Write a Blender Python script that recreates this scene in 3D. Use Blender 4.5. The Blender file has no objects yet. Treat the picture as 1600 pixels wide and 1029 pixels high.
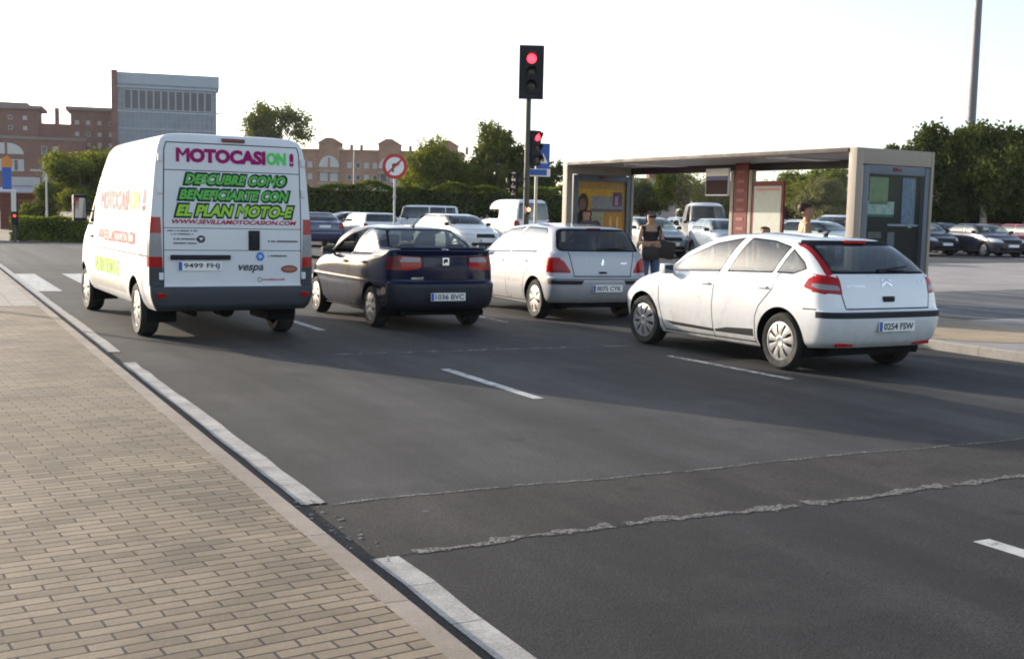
import bpy, bmesh, math, random
import numpy as np
from mathutils import Vector, Matrix
from mathutils.bvhtree import BVHTree
from mathutils.interpolate import poly_3d_calc
R = math.radians
SC = bpy.context.scene
COL = SC.collection
# ---------------------------------------------------------------- camera
# world frame: +Y runs along the road, +X to its right, ground z = 0
HEAD, PITCH, ROLL, CAMH = R(27.3), R(5.632), R(1.286), 1.608
h = Vector((math.sin(HEAD), math.cos(HEAD), 0)); rt = Vector((math.cos(HEAD), -math.sin(HEAD), 0))
fw = h * math.cos(PITCH) + Vector((0, 0, -math.sin(PITCH)))
up = h * math.sin(PITCH) + Vector((0, 0, math.cos(PITCH)))
cx = rt * math.cos(ROLL) + up * math.sin(ROLL)
cy = up * math.cos(ROLL) - rt * math.sin(ROLL)
cam = bpy.data.cameras.new('camera'); cam.sensor_width = 36; cam.lens = 40.5
cam.clip_end = 4000; cam.clip_start = 0.1
camo = bpy.data.objects.new('camera', cam); COL.objects.link(camo)
m = Matrix.Identity(4)
for i in range(3):
    m[i][0] = cx[i]; m[i][1] = cy[i]; m[i][2] = -fw[i]
m[0][3], m[1][3], m[2][3] = 0, 0, CAMH
camo.matrix_world = m
SC.camera = camo
# ---------------------------------------------------------------- sky, sun, exposure
SUN_EL = R(14.5); SUN_AZ = R(-26.6)          # azimuth measured from +Y towards +X
w = bpy.data.worlds.new('World'); SC.world = w; w.use_nodes = True
nt = w.node_tree; bg = nt.nodes['Background']
sky = nt.nodes.new('ShaderNodeTexSky'); sky.sky_type = 'NISHITA'; sky.sun_disc = False
sky.sun_elevation = SUN_EL; sky.sun_rotation = SUN_AZ
sky.air_density = 0.85; sky.dust_density = 1.5; sky.ozone_density = 1.0
hs = nt.nodes.new('ShaderNodeHueSaturation'); hs.inputs['Saturation'].default_value = 0.72; hs.inputs['Value'].default_value = 1.06     # pale hazy summer sky
nt.links.new(sky.outputs[0], hs.inputs['Color']); nt.links.new(hs.outputs[0], bg.inputs[0]); bg.inputs[1].default_value = 0.15
sl = bpy.data.lights.new('sun', 'SUN'); sl.energy = 3.3; sl.angle = R(0.5); sl.color = (1.0, 0.86, 0.70)
so = bpy.data.objects.new('sun', sl); COL.objects.link(so)
to_sun = Vector((math.sin(SUN_AZ) * math.cos(SUN_EL), math.cos(SUN_AZ) * math.cos(SUN_EL), math.sin(SUN_EL)))
so.rotation_euler = to_sun.to_track_quat('Z', 'Y').to_euler(); so.location = (-20, 30, 30)
SC.view_settings.view_transform = 'Standard'; SC.view_settings.look = 'None'
SC.view_settings.exposure = 1.1; SC.view_settings.gamma = 1.0
SC.cycles.filter_width = 1.9
SC.cycles.max_bounces = 8; SC.cycles.transparent_max_bounces = 16
rng = random.Random(7)
# ---------------------------------------------------------------- materials
def N(nt, t, **kw):
    n = nt.nodes.new(t)
    for k, v in kw.items(): setattr(n, k, v)
    return n
MATS = {}
def principled(name, col, rough=0.6, metal=0.0, coat=0.0, spec=0.5, noise=0.0, nscale=6.0, bump=0.0, bscale=80.0, emit=None, es=0):
    if name in MATS: return MATS[name]
    m = bpy.data.materials.new(name); m.use_nodes = True; nt = m.node_tree; b = nt.nodes['Principled BSDF']
    b.inputs['Base Color'].default_value = (*col, 1); b.inputs['Roughness'].default_value = rough
    b.inputs['Metallic'].default_value = metal; b.inputs['Coat Weight'].default_value = coat
    b.inputs['Coat Roughness'].default_value = 0.06
    b.inputs['Specular IOR Level'].default_value = spec
    if noise:
        tc = N(nt, 'ShaderNodeTexCoord'); nz = N(nt, 'ShaderNodeTexNoise'); nz.inputs['Scale'].default_value = nscale
        nz.inputs['Detail'].default_value = 6; nz.inputs['Roughness'].default_value = 0.65
        nt.links.new(tc.outputs['Object'], nz.inputs['Vector'])
        mp = N(nt, 'ShaderNodeMapRange'); mp.inputs[1].default_value = 0.3; mp.inputs[2].default_value = 0.7
        mp.inputs[3].default_value = 1 - noise; mp.inputs[4].default_value = 1 + noise
        nt.links.new(nz.outputs[0], mp.inputs[0])
        mx = N(nt, 'ShaderNodeVectorMath', operation='SCALE'); mx.inputs[0].default_value = col
        nt.links.new(mp.outputs[0], mx.inputs[3]); nt.links.new(mx.outputs[0], b.inputs['Base Color'])
        if noise < 0.02: noise = 0
        mr = N(nt, 'ShaderNodeMapRange'); mr.inputs[1].default_value = 0.3; mr.inputs[2].default_value = 0.7
        mr.inputs[3].default_value = max(0.02, rough * 0.8); mr.inputs[4].default_value = min(1, rough * 1.25)
        nt.links.new(nz.outputs[0], mr.inputs[0])
        if noise: nt.links.new(mr.outputs[0], b.inputs['Roughness'])
    if bump:
        tc = N(nt, 'ShaderNodeTexCoord'); nz = N(nt, 'ShaderNodeTexNoise'); nz.inputs['Scale'].default_value = bscale
        nz.inputs['Detail'].default_value = 4
        nt.links.new(tc.outputs['Object'], nz.inputs['Vector'])
        bp = N(nt, 'ShaderNodeBump'); bp.inputs['Strength'].default_value = bump; bp.inputs['Distance'].default_value = 0.01
        nt.links.new(nz.outputs[0], bp.inputs['Height']); nt.links.new(bp.outputs[0], b.inputs['Normal'])
    if emit:
        b.inputs['Emission Color'].default_value = (*emit, 1); b.inputs['Emission Strength'].default_value = es
    MATS[name] = m
    return m
def paint(name, col, rough=0.35, dirt=0.10, coat=1.0, spec=0.5, mottle=0.03):
    """car paint: base + clear coat, road dust rising from the sills"""
    if name in MATS: return MATS[name]
    m = principled(name, col, rough, coat=coat, spec=spec, noise=mottle, nscale=3)
    nt = m.node_tree; b = nt.nodes['Principled BSDF']
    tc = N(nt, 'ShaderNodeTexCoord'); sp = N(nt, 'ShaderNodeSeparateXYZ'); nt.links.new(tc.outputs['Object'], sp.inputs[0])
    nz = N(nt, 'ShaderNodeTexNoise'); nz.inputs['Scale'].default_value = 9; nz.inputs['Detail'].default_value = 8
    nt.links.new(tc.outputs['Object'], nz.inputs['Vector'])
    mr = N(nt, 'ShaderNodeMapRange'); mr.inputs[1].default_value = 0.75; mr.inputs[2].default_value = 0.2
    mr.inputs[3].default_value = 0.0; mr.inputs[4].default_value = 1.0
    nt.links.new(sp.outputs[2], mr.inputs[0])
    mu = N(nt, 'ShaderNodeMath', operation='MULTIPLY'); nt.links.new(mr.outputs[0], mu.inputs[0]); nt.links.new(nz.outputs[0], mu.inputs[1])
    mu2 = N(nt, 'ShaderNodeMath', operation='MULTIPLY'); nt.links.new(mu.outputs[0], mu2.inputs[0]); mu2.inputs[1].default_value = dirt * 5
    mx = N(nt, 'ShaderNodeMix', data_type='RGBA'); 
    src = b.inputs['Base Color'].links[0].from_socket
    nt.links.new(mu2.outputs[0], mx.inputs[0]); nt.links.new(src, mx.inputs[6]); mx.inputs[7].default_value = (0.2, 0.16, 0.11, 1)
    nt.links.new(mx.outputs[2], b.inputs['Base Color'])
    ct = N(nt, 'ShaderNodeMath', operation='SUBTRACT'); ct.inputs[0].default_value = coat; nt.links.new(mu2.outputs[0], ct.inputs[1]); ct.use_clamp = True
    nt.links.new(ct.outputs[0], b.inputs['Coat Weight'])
    return m
def glass(name, tint, refl=0.09, power=4.2):
    if name in MATS: return MATS[name]
    m = bpy.data.materials.new(name); m.use_nodes = True; nt = m.node_tree; nt.nodes.clear()
    o = N(nt, 'ShaderNodeOutputMaterial'); mx = N(nt, 'ShaderNodeMixShader'); tr = N(nt, 'ShaderNodeBsdfTransparent'); gl = N(nt, 'ShaderNodeBsdfGlossy')
    fr = N(nt, 'ShaderNodeLayerWeight'); fr.inputs[0].default_value = 0.5               # Schlick reflectance, the same from both sides of a pane
    pw = N(nt, 'ShaderNodeMath', operation='POWER'); nt.links.new(fr.outputs['Facing'], pw.inputs[0]); pw.inputs[1].default_value = power
    ad = N(nt, 'ShaderNodeMath', operation='MULTIPLY_ADD'); ad.inputs[1].default_value = 1 - refl; ad.inputs[2].default_value = refl; ad.use_clamp = True
    nt.links.new(pw.outputs[0], ad.inputs[0]); nt.links.new(ad.outputs[0], mx.inputs[0])
    tr.inputs[0].default_value = (*tint, 1); gl.inputs['Roughness'].default_value = 0.03; gl.inputs['Color'].default_value = (0.92, 0.95, 0.97, 1)
    nt.links.new(tr.outputs[0], mx.inputs[1]); nt.links.new(gl.outputs[0], mx.inputs[2]); nt.links.new(mx.outputs[0], o.inputs[0])
    MATS[name] = m; return m
def lens(name, col, es=0.0, rough=0.12):
    return principled(name, col, rough, spec=0.3, coat=0.1, noise=0.12, nscale=40, emit=col if es else None, es=es)
BLACKP = principled('black_plastic', (0.018, 0.020, 0.024), 0.6, spec=0.22, noise=0.1)
SURR = principled('window_rubber', (0.012, 0.013, 0.014), 0.7, spec=0.06)
DARK = principled('gap_shade_and_floor', (0.010, 0.010, 0.011), 0.85, spec=0.15)  # black of floor pans and wheel wells; also paints the shade in panel gaps
TYRE = principled('tyre_rubber', (0.02, 0.019, 0.018), 0.85, noise=0.25, nscale=14, bump=0.3)
ALLOY = principled('wheel_silver', (0.40, 0.395, 0.385), 0.38, metal=0.55, noise=0.08, nscale=12)
CHROME = principled('chrome', (0.7, 0.7, 0.7), 0.2, metal=1.0)
GLASS = glass('car_glass', (0.50, 0.56, 0.55))
GLASS_D = glass('tinted_glass', (0.22, 0.26, 0.28))
REDL = lens('red_lens', (0.34, 0.004, 0.006)); CLEARL = lens('clear_lens', (0.26, 0.26, 0.27)); DREDL = lens('dark_red_lens', (0.12, 0.003, 0.005))
HEADL = lens('headlight_lens', (0.6, 0.62, 0.65), rough=0.05)
PLATEW = principled('plate_white', (0.78, 0.78, 0.76), 0.4); PLATEB = principled('plate_blue', (0.02, 0.08, 0.42), 0.4); INK = principled('plate_ink', (0.02, 0.02, 0.022), 0.5)
UPHOL = principled('seat_fabric', (0.07, 0.075, 0.085), 0.9, noise=0.2, nscale=30); LINING = principled('interior_lining', (0.09, 0.09, 0.095), 0.85)
GALV = principled('galvanised_steel', (0.42, 0.42, 0.41), 0.5, metal=0.4, noise=0.15, nscale=9)
# ---------------------------------------------------------------- object helpers
def link(name, me, parent=None):
    o = bpy.data.objects.new(name, me); COL.objects.link(o)
    if parent is not None: o.parent = parent
    return o
def tag(o, label=None, cat=None, group=None, kind=None):
    if label: o['label'] = label
    if cat: o['category'] = cat
    if group: o['group'] = group
    if kind: o['kind'] = kind
    return o
def thing(name, label, cat, loc=(0, 0, 0), rz=0.0, group=None):
    o = bpy.data.objects.new(name, None); COL.objects.link(o); o.empty_display_size = 0.3
    o.location = loc; o.rotation_euler = (0, 0, rz)
    return tag(o, label, cat, group)
def copy_tree(o, parent=None):
    c = o.copy(); COL.objects.link(c)
    if parent is not None: c.parent = parent
    for ch in list(o.children): copy_tree(ch, c)
    return c
class MB:
    """collects simple solids into one mesh"""
    def __init__(s): s.v = []; s.f = []; s.m = []
    def add(s, vs, fs, mi=0):
        b = len(s.v); s.v += [tuple(v) for v in vs]; s.f += [tuple(i + b for i in f) for f in fs]; s.m += [mi] * len(fs)
    def box(s, c, d, mi=0, rz=0.0, bev=0.0, mat=None):
        bm = bmesh.new(); bmesh.ops.create_cube(bm, size=1)
        for v in bm.verts: v.co = Vector((v.co.x * d[0], v.co.y * d[1], v.co.z * d[2]))
        if bev: bmesh.ops.bevel(bm, geom=bm.edges[:], offset=bev, segments=2, affect='EDGES', profile=0.7)
        M = Matrix.Translation(c) @ (mat if mat is not None else Matrix.Rotation(rz, 4, 'Z'))
        bm.verts.index_update()
        s.add([M @ v.co for v in bm.verts], [[v.index for v in f.verts] for f in bm.faces], mi); bm.free()
    def tube(s, pts, rad, n=10, mi=0, cap=True):
        pts = [Vector(p) for p in pts]; rad = rad if hasattr(rad, '__len__') else [rad] * len(pts)
        t0 = (pts[1] - pts[0]).normalized(); u = t0.orthogonal().normalized(); vs = []; fs = []
        for i, p in enumerate(pts):
            t = (pts[min(i + 1, len(pts) - 1)] - pts[max(i - 1, 0)]).normalized()
            u = (u - t * u.dot(t)).normalized(); q = t.cross(u)
            for k in range(n):
                a = 2 * math.pi * k / n; vs.append(p + (u * math.cos(a) + q * math.sin(a)) * rad[i])
        for i in range(len(pts) - 1):
            for k in range(n): fs.append((i * n + k, i * n + (k + 1) % n, (i + 1) * n + (k + 1) % n, (i + 1) * n + k))
        if cap: fs.append(tuple(range(n))[::-1]); fs.append(tuple((len(pts) - 1) * n + k for k in range(n)))
        s.add(vs, fs, mi)
    def prism(s, poly, axis, a0, a1, mi=0):
        """2-D polygon extruded along an axis (0 x,1 y,2 z)"""
        n = len(poly); vs = []
        for a in (a0, a1):
            for p in poly:
                q = list(p); q.insert(axis, a); vs.append(q)
        fs = [tuple(range(n))[::-1], tuple(range(n, 2 * n))] + [(i, (i + 1) % n, n + (i + 1) % n, n + i) for i in range(n)]
        s.add(vs, fs, mi)
    def lathe(s, prof, n=28, M=None, mi=0):
        """profile of (radius, axial) revolved round local Y"""
        vs = []; fs = []
        for r_, a in prof:
            for k in range(n):
                t = 2 * math.pi * k / n; vs.append(Vector((r_ * math.cos(t), a, r_ * math.sin(t))))
        for i in range(len(prof) - 1):
            for k in range(n): fs.append((i * n + k, i * n + (k + 1) % n, (i + 1) * n + (k + 1) % n, (i + 1) * n + k))
        if M is not None: vs = [M @ v for v in vs]
        s.add(vs, fs, mi)
    def build(s, name, mats, parent=None, smooth=False, fix=True):
        me = bpy.data.meshes.new(name); me.from_pydata(s.v, [], s.f)
        for mt in (mats if isinstance(mats, (list, tuple)) else [mats]): me.materials.append(mt)
        me.polygons.foreach_set('material_index', s.m)
        if fix:
            bm = bmesh.new(); bm.from_mesh(me); bmesh.ops.recalc_face_normals(bm, faces=bm.faces[:]); bm.to_mesh(me); bm.free()
        if smooth:
            me.polygons.foreach_set('use_smooth', [True] * len(me.polygons)); me.set_sharp_from_angle(angle=R(38))
        me.update()
        return link(name, me, parent)
def text_data(s, bold=0.0, shear=0.0, res=3):
    """lettering as flat faces; bold M and W get letter shapes of their own"""
    vs, fs = text_raw(s, bold, res); chars = [c for c in s if c != ' ']
    if bold > .03 and ('M' in s or 'W' in s):
        par = list(range(len(vs)))
        def root(i):
            while par[i] != i: par[i] = par[par[i]]; i = par[i]
            return i
        for f in fs:
            for i in f[1:]: par[root(i)] = root(f[0])
        isl = {}
        for f in fs: isl.setdefault(root(f[0]), []).append(f)
        isl = sorted(isl.values(), key=lambda q: np.mean([vs[i][0] for f in q for i in f]))
        if len(isl) == len(chars):
            V = [tuple(v) for v in vs]; F = []
            for c, q in zip(chars, isl):
                if c not in 'MW': F += q; continue
                ids = sorted({i for f in q for i in f}); P = vs[ids]; lo, hi = P.min(0), P.max(0); t = min(.36, .17 + bold * 1.2); n = len(V); e = t * .95
                m_ = [(0, 0), (t, 0), (t, 1 - e * 1.5), (t, 1), (0, 1), (1, 0), (1 - t, 0), (1 - t, 1 - e * 1.5), (1 - t, 1), (1, 1), (.5, .62 - e), (.5, .62)]
                V += [(lo[0] + a * (hi[0] - lo[0]), lo[1] + (b if c == 'M' else 1 - b) * (hi[1] - lo[1])) for a, b in m_]
                F += [tuple(n + i for i in f) for f in ((0, 1, 2, 3, 4), (5, 9, 8, 7, 6), (2, 10, 11, 3), (10, 7, 8, 11))]
            used = sorted({i for f in F for i in f}); mp = {o: k for k, o in enumerate(used)}
            vs = np.array([V[i] for i in used]); fs = [tuple(mp[i] for i in f) for f in F]
    vs = vs.copy(); vs[:, 0] += shear * vs[:, 1]; return vs, fs
def text_raw(s, bold=0.0, res=3):
    cu = bpy.data.curves.new('lettering', 'FONT'); cu.body = s; cu.offset = bold; cu.resolution_u = res
    o = bpy.data.objects.new('lettering', cu); COL.objects.link(o)
    dg = bpy.context.evaluated_depsgraph_get(); me = bpy.data.meshes.new_from_object(o.evaluated_get(dg))
    vs = np.array([v.co[:2] for v in me.vertices]); fs = [tuple(p.vertices) for p in me.polygons]
    bpy.data.objects.remove(o); bpy.data.meshes.remove(me); bpy.data.curves.remove(cu)
    return vs, fs
# ---------------------------------------------------------------- vehicle bodies
def hull(pts):
    pts = sorted(set(map(tuple, pts)))
    def half(ps):
        o = []
        for p in ps:
            while len(o) > 1 and (o[-1][0] - o[-2][0]) * (p[1] - o[-2][1]) - (o[-1][1] - o[-2][1]) * (p[0] - o[-2][0]) <= 0: o.pop()
            o.append(p)
        return o
    a = half(pts); b = half(pts[::-1]); return a[:-1] + b[:-1]          # counter-clockwise
def rounded(poly, r, n=4):
    poly = hull(poly); out = []
    for i, p in enumerate(poly):
        p = Vector(p); a = Vector(poly[i - 1]) - p; b = Vector(poly[(i + 1) % len(poly)]) - p
        d = min(r, a.length * 0.45, b.length * 0.45); A = p + a.normalized() * d; B = p + b.normalized() * d
        for k in range(n + 1):
            t = k / n; q = A * (1 - t) ** 2 + p * 2 * t * (1 - t) + B * t * t; out.append((q.x, q.y))
    return hull(out)
def grow(poly, d):
    poly = hull(poly); n = len(poly); out = []
    for i in range(n):
        p = Vector(poly[i]); a = (p - Vector(poly[i - 1])).normalized(); b = (Vector(poly[(i + 1) % n]) - p).normalized()
        na = Vector((a.y, -a.x)); nb = Vector((b.y, -b.x)); q = (na + nb); q = q / max(0.3, q.length_squared) * 2
        out.append(tuple(p + q * d))
    return out
def pchip_rows(P, sub):
    K = P.shape[0]; d = P[1:] - P[:-1]; sl = np.zeros_like(P)
    for k in range(1, K - 1):
        a, b = d[k - 1], d[k]; same = a * b > 0
        sl[k] = np.where(same, 2 * a * b / np.where(same, a + b, 1), 0.0)
    sl[0] = d[0]; sl[-1] = d[-1]
    out = []
    for k in range(K - 1):
        for j in range(sub):
            t = j / sub; out.append(P[k] * (2 * t ** 3 - 3 * t ** 2 + 1) + sl[k] * (t ** 3 - 2 * t ** 2 + t) + P[k + 1] * (3 * t ** 2 - 2 * t ** 3) + sl[k + 1] * (t ** 3 - t ** 2))
    out.append(P[-1]); return np.array(out)
class Shell:
    """a body wrapped from rows; each row: (xr, xf, half width, z spec, Rr, nr, Rf, nf)"""
    def __init__(s, rows, nr=14, ns=44, nf=14, sub=4, taper=0.02):
        key = []
        xm = (rows[2][0] + rows[2][1]) / 2; L2 = (rows[2][1] - rows[2][0]) / 2
        for xr, xf, w_, zs, Rr, n1, Rf, n2 in rows:
            Rr = min(Rr, (xf - xr) * 0.35); Rf = min(Rf, (xf - xr) * 0.45)
            xs, ys = [], []
            for i in range(nr):
                t = (i / nr) ** 0.9 * math.pi / 2; xs.append(xr + Rr - Rr * math.cos(t) ** (2 / n1)); ys.append(math.sin(t) ** (2 / n1))
            for i in range(ns + 1): xs.append(xr + Rr + (xf - Rf - xr - Rr) * i / ns); ys.append(1.0)
            for i in range(nf - 1, -1, -1):
                t = (i / nf) ** 0.9 * math.pi / 2; xs.append(xf - Rf + Rf * math.cos(t) ** (2 / n2)); ys.append(math.sin(t) ** (2 / n2))
            xs = np.array(xs); ys = np.array(ys) * w_ * (1 - taper * np.abs((xs - xm) / L2) ** 3)
            if np.isscalar(zs): z = np.full_like(xs, zs)
            else:
                t = np.interp(xs, [p[0] for p in zs], range(len(zs))); i0 = np.clip(np.floor(t).astype(int), 0, len(zs) - 2); f = t - i0
                f = f * f * (3 - 2 * f) * 0.5 + f * 0.5; zz = np.array([p[1] for p in zs]); z = zz[i0] * (1 - f) + zz[i0 + 1] * f
            key.append(np.stack([xs, ys, z], 1))
        G = pchip_rows(np.array(key), sub); nv, nu = G.shape[:2]
        bm = bmesh.new(); grid = {}
        for sd in (1, -1):
            for a in range(nv):
                for b in range(nu): grid[sd, a, b] = bm.verts.new((G[a, b, 0], G[a, b, 1] * sd, G[a, b, 2]))
            for a in range(nv - 1):
                for b in range(nu - 1):
                    q = [grid[sd, a, b], grid[sd, a + 1, b], grid[sd, a + 1, b + 1], grid[sd, a, b + 1]]
                    bm.faces.new(q if sd > 0 else q[::-1])
        bmesh.ops.remove_doubles(bm, verts=bm.verts[:], dist=1e-4)
        bmesh.ops.dissolve_degenerate(bm, edges=bm.edges[:], dist=1e-5)
        bmesh.ops.recalc_face_normals(bm, faces=bm.faces[:])
        bm.normal_update()
        f = max(bm.faces, key=lambda f: f.calc_center_median().z)
        if f.normal.z < 0:
            for f in bm.faces: f.normal_flip()
        bm.normal_update(); bm.verts.index_update(); bm.faces.index_update()
        s.bm = bm; s.base = bm.copy(); s.base.faces.ensure_lookup_table(); s.base.normal_update(); s.bvh = BVHTree.FromBMesh(s.base)
        s.lay = bm.faces.layers.int.new('part'); s.parts = [('body', None, None)]; s.bottom = [v.co.copy() for v in bm.verts if v.is_boundary]
    def part(s, name, mat, label=None): s.parts.append((name, mat, label)); return len(s.parts) - 1
    def select(s, test): return [f for f in s.bm.faces if test(f.calc_center_median(), f.normal)]
    def planes(s, faces, planes):
        for co, no in planes:
            if not faces: return []
            es = set(); vs = set()
            for f in faces: es.update(f.edges); vs.update(f.verts)
            r_ = bmesh.ops.bisect_plane(s.bm, geom=list(vs) + list(es) + faces, dist=1e-5, plane_co=co, plane_no=no)
            faces = [g for g in r_['geom'] if isinstance(g, bmesh.types.BMFace) and (g.calc_center_median() - co).dot(no) < 0]
        return faces
    def cut(s, poly, view, pid, extra=(), flt=None, only=None):
        """view 'L','R' (x,z) or 'B','F' (y,z) or 'T' (x,y); assigns part pid to the faces inside the convex polygon"""
        poly = hull(poly); lo = np.min(poly, 0) - 0.16; hi = np.max(poly, 0) + 0.16
        if view in 'LR': ax = (0, 2); ok = (lambda n: n.y > 0.12) if view == 'L' else (lambda n: n.y < -0.12)
        elif view in 'BF': ax = (1, 2); ok = (lambda n: n.x < -0.08) if view == 'B' else (lambda n: n.x > 0.08)
        else: ax = (0, 1); ok = lambda n: n.z > 0.3
        fs = []
        for f in s.bm.faces:
            c = f.calc_center_median()
            if lo[0] < c[ax[0]] < hi[0] and lo[1] < c[ax[1]] < hi[1] and ok(f.normal) and (flt is None or flt(c)) and (only is None or f[s.lay] in only): fs.append(f)
        pl = []
        for i in range(len(poly)):
            a = poly[i]; b = poly[(i + 1) % len(poly)]; co = Vector((0, 0, 0)); no = Vector((0, 0, 0))
            co[ax[0]], co[ax[1]] = a; no[ax[0]], no[ax[1]] = (b[1] - a[1]), -(b[0] - a[0])
            if no.length > 1e-7: pl.append((co, no.normalized()))
        fs = s.planes(fs, pl + list(extra))
        for f in fs: f[s.lay] = pid
        return fs
    def both(s, poly, pids, **kw): s.cut(poly, 'L', pids[0], **kw); s.cut(poly, 'R', pids[1], **kw)
    def seam(s, pts, view, pid, wd=0.014, only=(0,)):  # panel gap as a flush strip, its shade painted dark
        for a, b in zip(pts[:-1], pts[1:]):
            a = Vector(a); b = Vector(b); d = (b - a).normalized() * 0.002; n = Vector((-d.y, d.x)).normalized() * wd / 2
            s.cut([tuple(a - d + n), tuple(b + d + n), tuple(b + d - n), tuple(a - d - n)], view, pid, only=only)
    def hit(s, view, a, b):
        o, d = {'L': ((a, 3, b), (0, -1, 0)), 'R': ((a, -3, b), (0, 1, 0)), 'B': ((-6, a, b), (1, 0, 0)), 'F': ((12, a, b), (-1, 0, 0)), 'T': ((a, b, 6), (0, 0, -1))}[view]
        co, no, i, ds = s.bvh.ray_cast(Vector(o), Vector(d))
        return (co, no) if co is not None else (None, None)
    def arch(s, x, z, r_, pid_dark, zb=0.0):
        pts = [(x + r_ * math.cos(a), z + r_ * math.sin(a)) for a in [math.pi * k / 24 for k in range(25)]] + [(x + r_, zb), (x - r_, zb)]
        for vw in 'LR':
            fs = s.cut(pts, vw, 0, flt=lambda c: c.z < 1.1)
            bmesh.ops.delete(s.bm, geom=fs, context='FACES')
    def nrm(s, co):
        p, n, i, d = s.bvh.find_nearest(co)
        f = s.base.faces[i]; vs = [v.co for v in f.verts]; w_ = poly_3d_calc(vs, p); o = Vector((0, 0, 0))
        for a, v in zip(w_, f.verts): o += v.normal * a
        return o.normalized() if o.length > 1e-6 else n
    def export(s, root, paint_m, lining=True, skip_small=False, glass_names=('side_window', 'rear_window', 'windscreen')):
        objs = {}
        for pid, (name, mat, label) in enumerate(s.parts):
            fs = [f for f in s.bm.faces if f[s.lay] == pid]
            if not fs: continue
            vid = {}; vs = []; ff = []
            for f in fs:
                for v in f.verts:
                    if v not in vid: vid[v] = len(vs); vs.append(v.co.copy())
                ff.append([vid[v] for v in f.verts])
            if name == 'seam': objs['_seam'] = (vs, ff); continue
            me = bpy.data.meshes.new(name); me.from_pydata([tuple(v) for v in vs], [], ff); me.materials.append(mat or paint_m)
            nl = [s.nrm(v) for v in vs]
            if pid == 0:
                seams = [f for f in s.bm.faces if s.parts[f[s.lay]][0] == 'seam']
                me = bpy.data.meshes.new(name); v2 = [tuple(v) for v in vs]; f2 = list(ff); mi = [0] * len(ff)
                for f in seams:
                    ids = []
                    for v in f.verts:
                        if v not in vid: vid[v] = len(v2); v2.append(tuple(v.co)); nl.append(s.nrm(v.co))
                        ids.append(vid[v])
                    f2.append(ids); mi.append(1)
                me.from_pydata(v2, [], f2); me.materials.append(paint_m); me.materials.append(DARK)
                me.polygons.foreach_set('material_index', mi)
            me.polygons.foreach_set('use_smooth', [True] * len(me.polygons))
            me.normals_split_custom_set_from_vertices([tuple(n) for n in nl]); me.update()
            o = link(name, me, root)
            if label: o['label'] = label
            objs.setdefault(name, []).append(o)
        if lining:
            vs = []; ff = []; vid = {}
            for f in s.bm.faces:
                if s.parts[f[s.lay]][0] in glass_names: continue
                ids = []
                for v in f.verts:
                    if v not in vid: vid[v] = len(vs); vs.append(tuple(v.co - s.nrm(v.co) * 0.012))
                    ids.append(vid[v])
                ff.append(ids[::-1])
            me = bpy.data.meshes.new('interior_lining'); me.from_pydata(vs, [], ff); me.materials.append(LINING); link('interior_lining', me, root)
        return objs
def underbody(S, root, wheels, wr, x0, x1, hw, z):
    """floor pan and wheel wells"""
    b = MB(); b.box(((x0 + x1) / 2, 0, z), (x1 - x0, hw * 2 - 0.5, 0.10))
    b.box(((wheels[0] + wr + wheels[1] - wr) / 2, 0, z), (wheels[1] - wheels[0] - 2 * wr - 0.05, hw * 2 - 0.12, 0.09))
    for x in wheels:
        for sd in (1, -1):
            n = 20; vs = []; fs = []
            for k in range(n + 1):
                a = math.pi * (-0.12 + 1.24 * k / n); px = x + wr * math.cos(a); pz = 0.31 * wr / 0.37 + wr * math.sin(a)
                co, no = S.hit('L' if sd > 0 else 'R', px, max(pz, 0.24 if wr < 0.4 else 0.4)); y = abs(co.y) if co is not None else hw
                vs += [(px, sd * (y - 0.003), pz), (px, sd * (hw - 0.42), pz)]
            for k in range(n): fs.append((2 * k, 2 * k + 1, 2 * k + 3, 2 * k + 2))
            fs.append(tuple(2 * k + 1 for k in range(n + 1)))
            b.add(vs, fs)
    b.build('underbody', DARK, root, fix=False)
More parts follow.
